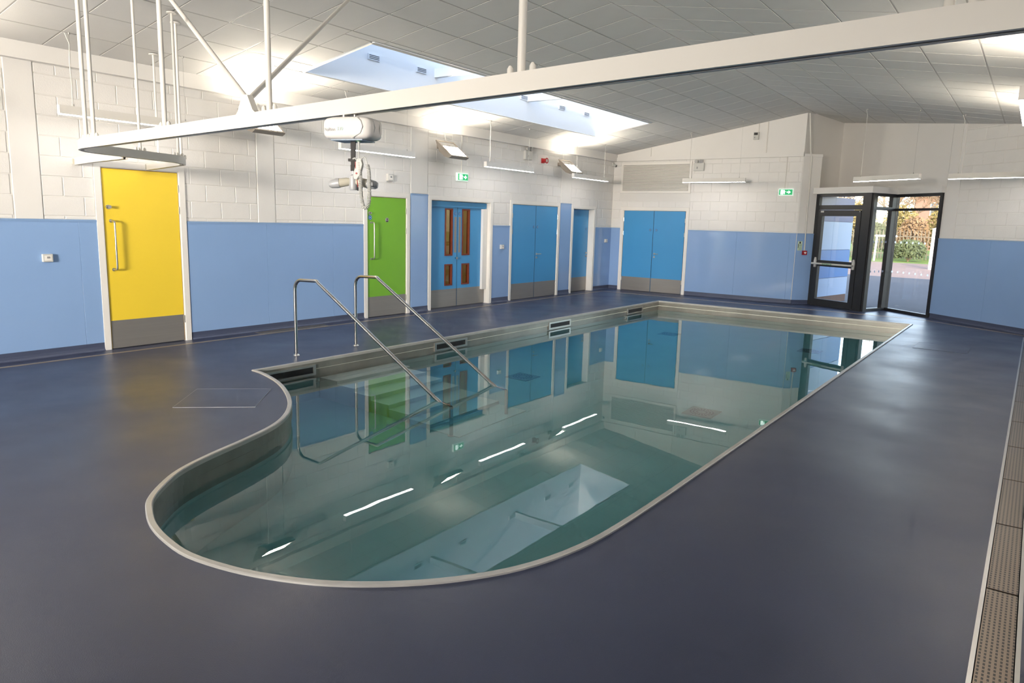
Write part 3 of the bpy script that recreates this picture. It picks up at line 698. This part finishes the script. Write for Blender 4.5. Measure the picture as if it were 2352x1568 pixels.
rail_sweep(sp).o('spur_rail','trimw',tr); slot_strip(sp).o('spur_slot','alulite',tr)
B(.0,3.98,RB_+.01,.03,4.08,RT-.01).o('end_stop','cream',tr); B(.0,4.84,RB_+.01,.03,4.93,RT-.01).o('end_stop','cream',tr)
def hanger(x, y, dx=1, dy=-.1, r=.017):
    top = min(ZE+SL*x, ZR-SL*(x-RIDGE)) - .004
    h = G().tube([(x,y,RT-.005),(x,y,top)],r,12).o('drop_rod','trimw',tr,'auto')
    G().tube([(x,y,top-.012),(x,y,top)],.05,18).o('ceiling_rose','trimw',h,'auto')
    for s in (-1,1):
        G().tube([(x+s*.06*dx,y+s*.06*dy,RT-.01),(x+s*.06*dx,y+s*.06*dy,RT+.022),(x+s*.06*dx,y+s*.06*dy,RT+.035)],.012,10,rs=[.014,.014,.006]).o('clamp_bolt','trimw',h,'auto')
for x in (2.66,2.84,4.2,5.6,7.53,9.1): hanger(x, ry(x))
for x, y in ((1.90,3.82),(1.72,4.32),(1.5,4.48)): hanger(x, y, -.3, .9, .014)
hanger(.5,4.76,1,-.25,.013)
# sway braces with their clamp
bx, by = 5.36, ry(5.36)
br = G().prismy([(bx-.10,RT),(bx+.10,RT),(bx+.07,RT+.02),(bx+.02,RT+.11),(bx-.03,RT+.11),(bx-.08,RT+.02)],by-.02,by+.02).o('brace_clamp','trimw',tr)
for tx_, ty_ in ((2.65,3.5),(3.3,5.45)):
    G().tube([(bx,by,RT+.08),(tx_,ty_,ZE+SL*tx_-.004)],.017,12).o('sway_brace','trimw',tr,'auto')
    G().tube([(tx_,ty_,ZE+SL*tx_-.02),(tx_,ty_,ZE+SL*tx_-.004)],.05,18).o('ceiling_rose','trimw',tr,'auto')
# hoist motor, strap, spreader bar and hand control
HX, HY = 6.40, ry(6.40)
hz0 = root('ceiling_hoist', 'white patient hoist hanging on the track with black strap and spreader bar', 'hoist', (HX,HY,RB_), math.radians(18)); hz0.scale = (.69,.69,.69)
def superbox(cx,cy,cz,ax,ay,az,e=.32,nu=36,nv=20):
    v = []; f = []
    def sp_(c, p): return math.copysign(abs(c)**p, c)
    for j in range(nv+1):
        ph = -PI/2+PI*j/nv
        for i in range(nu):
            th = 2*PI*i/nu
            v.append((cx+ax*sp_(math.cos(ph),e)*sp_(math.cos(th),e), cy+ay*sp_(math.cos(ph),e)*sp_(math.sin(th),e), cz+az*sp_(math.sin(ph),e)))
    for j in range(nv):
        for i in range(nu): f.append((j*nu+i,j*nu+(i+1)%nu,(j+1)*nu+(i+1)%nu,(j+1)*nu+i))
    return G().add(v,f)
bd = superbox(0,0,-.105,.20,.125,.083,.42).o('motor_housing','hoist',hz0,True)
B(-.13,-.095,-.192,.13,.095,-.184).o('underside_tray','hoistblue',bd)
G().tube([(.10,-.1265,-.03),(.135,-.125,-.06),(.148,-.124,-.10),(.13,-.125,-.145),(.06,-.122,-.18)],.0025,6).o('housing_seam','grey',bd,'auto')
for s in (-1,1): G().tube([(.192,s*.05,-.05),(.203,s*.036,-.1),(.19,s*.05,-.16)],.004,6).o('housing_clip','grey',bd,'auto')
text('maker_name','RoRise',.034,'ink',bd,(-.12,-.1272,-.118),(PI/2,0,0)); text('model_number','330',.036,'inkteal',bd,(-.035,-.1277,-.114),(PI/2,0,0))
for x in (-.07,.02): G().tube([(x,0,-.03),(x,0,.012)],.016,12).o('trolley_wheel_stem','satin',bd,'auto')
G().disc((.075,-.05,-.192),.02,'z',.01,16).o('green_cable_socket','greenp',bd)
G().add([(-.02,-.005,-.19),(.02,-.005,-.19),(.014,-.005,-.40),(-.018,-.005,-.40),(-.02,.005,-.19),(.02,.005,-.19),(.014,.005,-.40),(-.018,.005,-.40)],
        [(0,1,2,3),(7,6,5,4),(0,4,5,1),(1,5,6,2),(2,6,7,3),(3,7,4,0)]).o('strap','black',hz0)
G().box(-.035,-.016,-.335,.04,.016,-.315).o('strap_keeper','black',hz0)
G().box(-.016,-.014,-.405,.014,.014,-.36).o('strap_buckle','black',hz0)
G().tube([(0,0,-.40),(0,0,-.43),(0,0,-.44),(0,0,-.47),(0,0,-.53),(0,0,-.545)],.03,20,rs=[.012,.013,.026,.031,.033,.028]).o('swivel_hub','silver',hz0,'auto')
for s in (-1,1):
    a_ = G().tube([(s*.02,0,-.482),(s*.05,s*.012,-.485),(s*.105,s*.03,-.496)],.03,18,rs=[.024,.032,.033]).o('spreader_arm','cream',hz0,'auto')
    G().tube([(s*.10,s*.029,-.495),(s*.118,s*.034,-.498),(s*.16,s*.047,-.505),(s*.175,s*.051,-.507)],.03,18,rs=[.036,.036,.030,.020]).o('spreader_end','silver',a_,'auto')
    G().tube([(s*.125,s*.005,-.49),(s*.135,s*-.0,-.477),(s*.16,s*.01,-.483),(s*.16,s*.012,-.515),(s*.13,s*.002,-.515)],.006,8).o('sling_hook','satin',a_,'auto')
hc = G(); hc.add([(x,y,z) for y in (-.05,-.022) for x,z in ((.055,-.32),(.088,-.315),(.102,-.36),(.082,-.43),(.055,-.47),(.032,-.465),(.025,-.44),(.04,-.38))],
   [tuple(range(8)), tuple(range(8,16))[::-1]] + [(i,8+i,8+(i+1)%8,(i+1)%8) for i in range(8)])
hc = hc.o('hand_control','grey',hz0,bevel=.004)
G().disc((.055,-.052,-.425),.007,'y',.004,10).o('stop_button','red',hc); B(.044,-.052,-.39,.049,-.05,-.34).o('button_strip','red',hc)
G().tube([(.042,-.03,-.325),(.03,-.03,-.313),(.01,-.02,-.318)],.006,8).o('hanging_hook','grey',hc,'auto')
G().tube([(.075,-.05,-.195),(.078,-.05,-.24),(.074,-.048,-.30),(.072,-.046,-.33)],.006,8,rs=[.010,.006,.005,.005]).o('control_cable','grey',hz0,'auto')
def coil(ctrl, r, turns, tube_r):
    ctrl = catmull([(p[0],p[1]) for p in ctrl], 10); pts = []; N = turns*9
    P = [Vector((p[0],0,p[1])) for p in ctrl]
    cum = [0]
    for a, b in zip(P,P[1:]): cum.append(cum[-1]+(b-a).length)
    for i in range(N+1):
        d = cum[-1]*i/N; k = max(0, min(len(P)-2, next((j for j in range(len(cum)-1) if cum[j+1] >= d), len(P)-2)))
        t = (d-cum[k])/max(1e-6,cum[k+1]-cum[k]); c0 = P[k].lerp(P[k+1],t); tg = (P[k+1]-P[k]).normalized(); nx = Vector((-tg.z,0,tg.x))
        a = 2*PI*turns*i/N; pts.append(c0 + r*(math.cos(a)*nx + math.sin(a)*Vector((0,1,0))))
    return G().tube([(p.x,p.y-.04,p.z) for p in pts], tube_r, 5)
coil([(.072,-.34),(.082,-.45),(.085,-.56),(.10,-.655),(.125,-.675),(.15,-.64),(.155,-.54),(.152,-.42),(.14,-.36)], .0115, 62, .0042).o('coiled_cable','grey',hz0,True)
G().tube([(.14,-.04,-.36),(.128,-.04,-.318),(.112,-.04,-.306),(.095,-.045,-.318),(.088,-.046,-.335)],.005,8).o('cable_end','grey',hz0,'auto')
G().tube([(.052,-.04,-.47),(.058,-.04,-.50),(.06,-.04,-.53)],.003,6).o('pull_cord','red',hz0,'auto'); G().tube([(.06,-.04,-.525),(.06,-.04,-.55)],.005,8).o('cord_end','blackp',hz0,'auto')

# ------------------------------------------------------------------ pendant lights
def pendant(label, loc, rz, ln, ceil_fn, group):
    r = root('pendant_light', label, 'light', loc, rz, group)
    B(-ln/2+.004,-.032,.006,ln/2-.004,.032,.098).o('housing','trimw',r)
    for s in (-1,1): B(s*ln/2-(.004 if s>0 else 0),-.0335,.0,s*ln/2+(.004 if s<0 else 0),.0335,.097).o('end_cap','white',r)
    B(-ln/2+.006,-.030,.0,ln/2-.006,.030,.006).o('diffuser','led',r)
    for s in (-.40,.40):
        x = s*ln; wx = loc[0]+x*math.cos(rz); wy = loc[1]+x*math.sin(rz); top = ceil_fn(wx)-loc[2]-.006
        G().tube([(x,0,.095),(x,0,.125)],.008,8,rs=[.010,.005]).o('gripper','satin',r,'auto')
        w = G().tube([(x,0,.12),(x,0,top)],.0016,5).o('suspension_wire','satin',r)
        G().tube([(x,0,top-.02),(x,0,top)],.012,10).o('ceiling_cup','satin',r,'auto')
    x = -.40*ln-.01; wx = loc[0]+x*math.cos(rz); top = ceil_fn(loc[0]+x*math.cos(rz))-loc[2]
    G().tube([(x,.012,.10),(x+.01,.012,.3),(x,.012,top*.6),(x+.012,.012,top-.12),(x-.03,.012,top-.01)],.0045,6).o('power_flex','trimw',r,'auto')
    return r
cL = lambda x: ZE+SL*x
cR = lambda x: ZR-SL*(x-RIDGE)
for y, lb in ((4.42,'slim white pendant strip light above the yellow door'),(8.3,'slim white pendant strip light behind the hoist, above the green door'),
              (11.85,'slim white pendant strip light in front of the emergency twin spots on the left wall'),(15.06,'slim white pendant strip light nearest the far corner on the left wall'),(.6,'slim white pendant strip light on the left wall just outside the left of the view'),(-3.2,'slim white pendant strip light on the left wall behind the viewpoint')):
    pendant(lb, (.62,y,2.735), PI/2, 1.6, cL, 'pendant strip lights')
pendant('slim white pendant strip light in front of the end wall louvre', (3.01,16.6,2.74), 0, 1.5, cL, 'pendant strip lights')
pendant('slim white pendant strip light over the glazed porch', (6.8,15.52,2.68), math.radians(-31), 1.45, cR, 'pendant strip lights')
pendant('slim white pendant strip light in front of the angled wall', (8.56,15.15,2.68), math.radians(-14), 1.45, cR, 'pendant strip lights')
for y, lb in ((3.25,'slim pendant strip light cut off at the top right, nearest of the right-hand row'),(7.5,'slim pendant strip light seen end-on at the right edge, middle of the right-hand row'),
              (11.1,'slim pendant strip light seen end-on at the right edge, farthest of the right-hand row'),(-.5,'slim pendant strip light of the right-hand row behind the viewpoint')):
    pendant(lb, (9.09,y,2.72), PI/2, 1.6, cR, 'pendant strip lights')

# ------------------------------------------------------------------ uplighters on brackets
def uplight(label, frame, x, z=3.06):
    r = root('floodlight', label, 'floodlight', at(frame,x,0,z), frame[1], 'wall floodlights aimed at the ceiling'); r.scale = (1.3,1.08,1.2)
    G().prismy([(-.05,-.03),(.05,-.03),(.05,.035),(-.05,.035)],-.02,0).o('wall_plate','flood',r)
    G().box(-.035,-.22,-.02,.035,-.018,.025).o('bracket_arm','flood',r)
    # head tilts: its lens looks up and into the room
    prof = [(0,.0),(.06,-.035),(.16,-.085),(.30,-.085),(.40,-.05),(.43,0)]
    ca, sa = math.cos(math.radians(35)), math.sin(math.radians(35))
    def T(x_, s, t): return (x_, -.13-s*ca-t*sa, .075-s*sa+t*ca)
    g = G(); v = []; n = len(prof)
    for xx in (-.19,.19): v += [T(xx,s,t) for s,t in prof]
    f = [tuple(range(n)), tuple(range(n,2*n))[::-1]] + [(i,n+i,n+(i+1)%n,(i+1)%n) for i in range(n)]
    hd = g.add(v,f).o('lamp_head','flood',r)
    g = G(); 
    for a,b,c,d in ((-.19,0,.19,.03),(-.19,.40,.19,.43),(-.19,.03,-.165,.40),(.165,.03,.19,.40)):
        v = [T(a,b,.0),T(c,b,.0),T(c,d,.0),T(a,d,.0),T(a,b,.014),T(c,b,.014),T(c,d,.014),T(a,d,.014)]
        g.add(v,[(0,3,2,1),(4,5,6,7),(0,1,5,4),(1,2,6,5),(2,3,7,6),(3,0,4,7)])
    g.o('lens_bezel','flood',hd)
    for nm, mm, s0, s1 in (('lens_glass','greyd',.03,.15),('lens','flo',.15,.40)):
        G().add([T(-.165,s0,.006),T(.165,s0,.006),T(.165,s1,.006),T(-.165,s1,.006),T(-.165,s0,.002),T(.165,s0,.002),T(.165,s1,.002),T(-.165,s1,.002)],
            [(0,1,2,3),(7,6,5,4),(0,4,5,1),(1,5,6,2),(2,6,7,3),(3,7,4,0)]).o(nm,mm,hd)
    G().tube([(.08,-.15,.03),(.10,-.05,.12),(.10,-.01,.27)],.006,6).o('flex','trimw',r,'auto')
    return r
uplight('grey floodlight half hidden behind the hoist track, above the left wall cladding', LEFT, 6.35)
uplight('grey floodlight left of the green exit sign on the left wall', LEFT, 10.42)
uplight('grey floodlight right of the red sounder on the left wall', LEFT, 14.62)
uplight('grey floodlight at the near end of the left wall', LEFT, 2.1)
for y in (12.9, 8.9, 4.6): uplight('grey floodlight on the right-hand wall %s' % {12.9:'farthest from the viewpoint',8.9:'halfway along',4.6:'beside the viewpoint'}[y], RIGHT, 15.06-y)

# ------------------------------------------------------------------ fittings on the walls
def exit_sign(label, frame, x, z, w=.33, h=.155, deep=.05):
    r = root('exit_sign', label, 'exit sign', at(frame,x,0,z), frame[1], 'lit green exit signs')
    B(-w/2,-deep,-h/2,w/2,0,h/2).o('casing','signbox',r,bevel=.006)
    y = -deep-.001; m = .018
    f = B(-w/2+m,y-.003,-h/2+m,w/2-m,y,h/2-m).o('sign_face','sign',r)
    yy = y-.005
    def flat(poly, nm): G().prismy(poly, yy, y-.003).o(nm,'signw',f)
    flat([(-.115,-.05),(-.05,-.05),(-.05,.05),(-.115,.05)], 'doorway')
    # running figure beside the doorway
    g = G().disc((-.032,yy+.001,.036),.011,'y',.002,14)
    for p in ([(-.05,.022),(-.026,.026),(-.018,.0),(-.036,-.006)], [(-.036,-.006),(-.024,-.004),(-.014,-.022),(-.022,-.05),(-.031,-.048),(-.026,-.024)],
              [(-.038,-.004),(-.030,-.008),(-.044,-.028),(-.062,-.034),(-.062,-.025),(-.05,-.021)], [(-.026,.024),(-.010,.012),(.0,.014),(.001,.007),(-.012,.004),(-.026,.014)]):
        g.prismy(p, yy, y-.003)
    g.o('running_figure','signw',f)
    flat([(.022,-.011),(.062,-.011),(.062,-.038),(.112,0),(.062,.038),(.062,.011),(.022,.011)], 'arrow')
    return r
exit_sign('lit green exit sign with arrow over the glazed blue double doors', LEFT, 11.08, 2.55)
exit_sign('lit green exit sign with arrow at the right end of the end wall', FAR, 4.48, 2.55)
def twin_spot(label, frame, x, z):
    r = root('emergency_light', label, 'emergency light', at(frame,x,0,z), frame[1], 'twin-spot emergency lights')
    B(-.13,-.07,-.11,.13,0,.08).o('battery_box','grey',r,bevel=.008)
    B(-.012,-.05,.08,.012,-.02,.10).o('neck','grey',r)
    for s in (-1,1):
        l = G().tube([(s*.055,-.03,.125),(s*.06,-.10,.115)],.045,20,rs=[.03,.048]).o('spot_head','grey',r,'auto')
        G().tube([(s*.06,-.100,.115),(s*.0605,-.104,.1144)],.042,20).o('spot_lens','greyd',l)
    B(-.05,-.0715,-.06,-.02,-.07,-.01).o('test_label','greyd',r)
    return r
twin_spot('white twin-spot emergency light left of the red sounder', LEFT, 13.3, 3.17)
twin_spot('white twin-spot emergency light beside the louvre on the end wall', FAR, 2.36, 3.17)
sr = root('alarm_sounder', 'red round fire alarm sounder high on the left wall', 'alarm', at(LEFT,13.92,0,3.09), LEFT[1])
B(-.05,-.03,-.055,.05,0,.055).o('base','red',sr,bevel=.006)
G().tube([(0,-.02,0),(0,-.07,0),(0,-.10,0),(0,-.125,0)],.06,24,rs=[.056,.05,.05,.064]).o('horn','red',sr,'auto'); G().tube([(0,-.12,0),(0,-.127,0)],.035,18).o('horn_mouth','grey',sr)
def box_fitting(name, label, frame, x, z, w, h, d_, m='grey', group=None, cat='switch'):
    r = root(name, label, cat, at(frame,x,0,z), frame[1], group)
    b = B(-w/2,-d_,-h/2,w/2,0,h/2).o('back_box',m,r,bevel=.004); B(-w*.36,-d_-.003,-h*.32,w*.36,-d_,h*.32).o('cover_plate','white' if m=='grey' else m,b)
    B(-w*.12,-d_-.006,-h*.05,w*.18,-d_-.003,h*.2).o('rocker','greyd',b); return r
def soc(l,f,x,z): return box_fitting('wall_socket', l, f, x, z, .105, .09, .055, group='small white boxes on the blue cladding', cat='wall box')
for o in (soc('small white call box on the cladding left of the yellow door',LEFT,3.63,1.165), soc('small white socket box on the cladding between the two blue double doors',LEFT,12.43,1.18), soc('small white socket box on the cladding in the far left corner',LEFT,17.02,1.28)): pass
box_fitting('junction_box', 'small white junction box on the blockwork above the green door', LEFT, 9.12, 2.42, .12, .12, .06, cat='junction box')
cc = root('security_camera', 'small white sensor camera in the top far corner', 'camera', at(LEFT,17.24,0,3.25), LEFT[1])
B(-.03,-.04,-.03,.03,0,.05).o('mount','grey',cc); G().tube([(0,-.04,0),(0,-.11,-.03)],.035,14,rs=[.03,.036]).o('lens_barrel','grey',cc,'auto'); G().tube([(0,-.108,-.029),(0,-.114,-.032)],.024,14).o('lens','blackp',cc)
pr = root('wall_sensor', 'small white projector-shaped sensor with dark window high on the end wall', 'sensor', at(FAR,3.70,0,3.83), 0)
B(-.06,-.07,-.085,.06,0,.085).o('case','grey',pr,bevel=.006); B(-.045,-.073,.02,.04,-.07,.07).o('dark_window','blackp',pr); B(-.035,-.073,-.05,-.015,-.07,-.02).o('button','greyd',pr)
# louvre in the end wall
lv = root('louvre_grille', 'wide white slatted louvre above the end wall double doors', 'louvre', at(FAR,1.205,0,2.91), 0)
B(-.955,-.006,-.37,.955,.0,.37).o('louvre_back','alulite',lv)
fr = G().box(-.965,-.03,-.38,-.91,0,.38).box(.91,-.03,-.38,.965,0,.38).box(-.91,-.03,-.38,.91,0,-.325).box(-.91,-.03,.325,.91,0,.38); fr.o('louvre_frame','white',lv)
me = None; N = 22
for k in range(N):
    z = -.32+.64*(k+.5)/N
    if me is None:
        g = G().add([(-.91,-.004,.014),(.91,-.004,.014),(.91,-.026,-.010),(-.91,-.026,-.010),(-.91,-.004,.010),(.91,-.004,.010),(.91,-.026,-.014),(-.91,-.026,-.014)],[(0,1,2,3),(7,6,5,4),(0,4,5,1),(1,5,6,2),(2,6,7,3),(3,7,4,0)])
        o = g.o('slat','white',lv); me = o.data
    else: o = link('slat', me, lv)
    o.location = (0,0,z)
# conduits
def conduit(label, pts, r=.01):
    o = G().tube(pts, r, 8).o('conduit','trimw',None,'auto'); return tag(o, label, 'conduit', 'white surface conduits')
conduit('white conduit rising from the exit sign over the glazed blue doors', [at(LEFT,11.08,-.012,2.62),at(LEFT,11.08,-.012,3.34)])
conduit('thin white conduit rising from the exit sign on the end wall', [at(FAR,4.44,-.012,2.62),at(FAR,4.44,-.012,3.34)])
conduit('white conduit rising from the dark-windowed sensor to the ceiling', [at(FAR,3.74,-.014,3.91),at(FAR,3.74,-.014,4.11)])
conduit('white conduit right of the dark-windowed sensor on the end wall', [at(FAR,3.95,-.014,3.44),at(FAR,3.95,-.014,4.14)])
conduit('short white conduit above the louvre on the end wall', [at(FAR,1.05,-.014,3.44),at(FAR,1.05,-.014,3.66)])
cf = ((P1.x,P1.y,0),CR)
conduit('long white conduit running from ceiling to the red call point', [at(FAR,4.86,-.06,4.27),at(cf,.12,-.05,3.45),at(cf,.17,-.032,3.3),at(cf,.19,-.03,1.7),at(cf,.20,-.03,1.24)], .013)
cp = root('fire_call_point', 'red fire call point on the short blue return wall', 'call point', at(cf,.20,0,1.19), CR)
B(-.05,-.07,-.05,.05,-.014,.05).o('call_box','red',cp,bevel=.005); G().prismy([(-.026,.0),(-.026,.02),(.026,.02),(.026,0),(0,-.03)],-.074,-.07).o('break_panel','white',cp)
nc = root('fire_notice', 'small pale green fire action notice beside the red call point', 'notice', at(cf,.085,0,1.345), CR)
B(-.055,-.018,-.105,.055,-.0145,.105).o('notice_board','paper',nc); B(-.015,-.0195,.05,.015,-.018,.095).o('notice_print','blackp',nc); B(-.046,-.0195,-.05,-.034,-.018,.045).o('notice_print','blackp',nc)
for k in range(6): B(-.026,-.0195,.03-.024*k,.045,-.018,.038-.024*k).o('notice_line','greenp',nc)

# ------------------------------------------------------------------ outdoors
GZ = -.06
def ground(name, poly, z, m, label):
    g = G(); g.add([(x,y,z) for x,y in poly],[tuple(range(len(poly)))]); return tag(g.o(name,m), label, 'ground', kind='structure')
ground('tarmac', [(4.85,17.45),(6.36,17.05),(6.7,17.9),(7.75,17.0),(9.9,15.1),(60,15.1),(60,27),(-60,38),(-60,17.65),(4.9,17.65)], GZ, 'asphalt', 'shaded grey tarmac outside the glazed porch')
ground('paving', [(60,27),(60,47),(-60,47),(-60,38)], GZ, 'paving', 'sunlit pinkish paving beyond the tarmac')
ground('lawn', [(60,47),(60,140),(-60,140),(-60,47)], GZ, 'grass', 'grass strip in front of the hedge')
# blue clad wing next to the porch
WG0, WG1 = Vector((5.02,17.75)), Vector((5.43,20.0)); wl_ = (WG1-WG0).length
wg = root('wing_wall', 'blue panelled outside wall seen through the glazed door', 'wall', (WG0.x,WG0.y,0), math.atan2(WG1.y-WG0.y,WG1.x-WG0.x), kind='structure')
B(0,.02,-.06,wl_,.3,2.5).o('wall_core','clad3',wg)
for z0, z1, m in ((.12,.56,'clad1'),(.57,1.24,'clad2'),(1.25,1.92,'clad1'),(1.93,2.5,'clad3')):
    k = 2; 
    for i in range(k): B(wl_*i/k+.003,-.01,z0,wl_*(i+1)/k-.003,.02,z1).o('cladding_panel',m,wg)
B(0,0,-.06,wl_,.02,.12).o('brick_plinth','plinth',wg)
# palisade fence and planting in front of it
fe = root('palisade_fence', 'pale palisade fence in front of the bushes', 'fence', (2.5,52,GZ), math.radians(-4))
me = None
for k in range(72):
    x = -7+.20*k
    if me is None:
        g = G().prismy([(-.024,0),(.024,0),(.024,1.75),(0,1.85),(-.024,1.75)],-.012,.012); o = g.o('pale','pale',fe); me = o.data
    else: o = link('pale', me, fe)
    o.location = (x,0,.05)
for z in (.35,1.45): B(-7.1,.02,z,7.5,.06,z+.06).o('fence_rail','pale',fe)
def leaves(c, rx, ry_, rz_, n, size, m, name, par):
    g = G()
    for i in range(n):
        a = random.uniform(0,2*PI); u = random.uniform(-.6,1); rr = random.random()**.35; q = math.sqrt(max(0,1-u*u))
        p = Vector((c[0]+rx*rr*q*math.cos(a), c[1]+ry_*rr*q*math.sin(a), c[2]+rz_*rr*u))
        d1 = Vector((random.gauss(0,1),random.gauss(0,1),random.gauss(0,1))).normalized(); d2 = d1.orthogonal().normalized(); s = size*random.uniform(.6,1.3)
        g.add([p-d1*s, p+d2*s*.5, p+d1*s, p-d2*s*.5], [(0,1,2,3)])
    o = g.o(name, m, par); return o
def bush(label, x, y, r, h, m, n=700, group='bushes behind the fence'):
    b = root('bush', label, 'bush', (x,y,GZ), 0, group)
    leaves((0,0,h*.5), r, r*.8, h*.55, n, .11, m, 'foliage', b)
    g = G()
    for k in range(5):
        a = random.uniform(0,2*PI); g.tube([(0,0,0),(r*.3*math.cos(a),r*.3*math.sin(a),h*.4),(r*.6*math.cos(a),r*.6*math.sin(a),h*.85)],.02,5,rs=[.03,.02,.008])
    g.o('stems','bark',b)
for l, x, y, r, h, m in (('yellow-green bush behind the fence at the glazed door',-2.9,54.6,1.2,3.2,'leafy'),('tall yellow-green bush behind the fence left of the porch mullion',-1.5,57.6,1.3,3.7,'leafy'),
      ('dark evergreen bush behind the fence seen in the narrow side light',.1,54.6,1.1,2.3,'leafd'),('olive bush behind the fence left in the tall window',1.3,57.6,1.3,3.5,'leafy'),('russet bush behind the fence in the middle of the tall window',2.5,54.6,1.0,2.7,'leafr'),
      ('round dark shrub on the grass in front of the fence',3.0,49.6,.95,1.25,'leafd'),('tall olive bush behind the fence at the right of the tall window',4.0,57.6,1.3,3.6,'leafy'),('russet bush behind the fence far right',5.2,54.6,1.2,3.0,'leafr'),('olive bush behind the fence near the right of the side light',-4.4,57.6,1.3,3.2,'leafy')):
    bush(l, x, y, r, h, m, 2600)
def tree(label, x, y, h, seed):
    rnd = random.Random(seed); t = root('tree', label, 'tree', (x,y,GZ), 0, 'bare trees beyond the hedge'); tg = G(); bg_ = G()
    def grow(p, d, ln, r, lv):
        q = p + d*ln; (tg if lv == 0 else bg_).tube([p,(p+q)/2+Vector((rnd.gauss(0,.03),rnd.gauss(0,.03),0))*ln,q], r, 5, False, [r,r*.85,r*.65])
        if lv >= 5: return
        for k in range(3 if lv < 3 else 2):
            nd = (d + Vector((rnd.gauss(0,.55),rnd.gauss(0,.55),rnd.gauss(.12,.25)))).normalized(); grow(q, nd, ln*rnd.uniform(.6,.8), max(r*.6,.018), lv+1)
        if lv > 0: grow(p+d*ln*.5, (d+Vector((rnd.gauss(0,.7),rnd.gauss(0,.7),.1))).normalized(), ln*.55, max(r*.4,.018), lv+1)
    grow(Vector((0,0,0)), Vector((rnd.gauss(0,.05),rnd.gauss(0,.05),1)).normalized(), h*.30, .15, 0)
    tg.o('trunk','bark',t,True); bg_.o('branches','bark',t,True)
for l, x, y, h, sd_ in (('bare tree seen through the glazed door fanlight',-3.6,62,7.5,3),('bare tree seen in the narrow side light',-1.2,69,8.5,4),('bare spreading tree at the left of the tall window',1.0,61,8,5),('bare tree at the middle of the tall window',2.6,71,8,8),('bare tree at the right of the tall window',4.6,62,7.5,11)):
    tree(l, x, y, h, sd_)
hs = root('house', 'red brick house with grey roof behind the trees', 'house', (6.8,84,GZ), math.radians(8))
B(-8,0,0,9,9,5.4).o('brick_walls','brickext',hs)
G().add([(-8.5,-.6,5.3),(9.5,-.6,5.3),(9.5,9.6,5.3),(-8.5,9.6,5.3),(-8.5,4.5,9.5),(9.5,4.5,9.5)],[(0,1,5,4),(2,3,4,5),(1,2,5),(3,0,4),(3,2,1,0)]).o('roof','roofext',hs)
for x in (-6,-2,2,6):
    for z in (.9,3.4):
        w = G().box(x-.7,-.06,z,x-.62,0,z+1.3).box(x+.62,-.06,z,x+.7,0,z+1.3).box(x-.62,-.06,z,x+.62,0,z+.08).box(x-.62,-.06,z+1.22,x+.62,0,z+1.3).box(x-.03,-.06,z+.08,x+.03,0,z+1.22).o('window','postw',hs)
        B(x-.62,-.03,z+.08,x+.62,-.01,z+1.22).o('window_pane','ventdark',w)
wp = root('white_post', 'tall white painted post on the grass at the right of the tall window', 'post', (5.35,40.5,GZ))
B(-.27,-.14,0,.27,.14,1.95).o('post_shaft','postw',wp); G().prismy([(-.32,1.95),(.32,1.95),(.0,2.06)],-.17,.17).o('post_cap','postw',wp)
gf = root('goal_frame', 'small white timber frame on the grass in front of the fence', 'frame', (1.75,48.5,GZ), math.radians(-20))
for x in (-.45,.45): G().tube([(x*1.1,0,0),(x,0,1.5)],.06,8).o('upright','postw',gf,'auto')
G().tube([(-.55,0,1.5),(.75,0,1.5)],.06,8).o('crossbar','postw',gf,'auto')
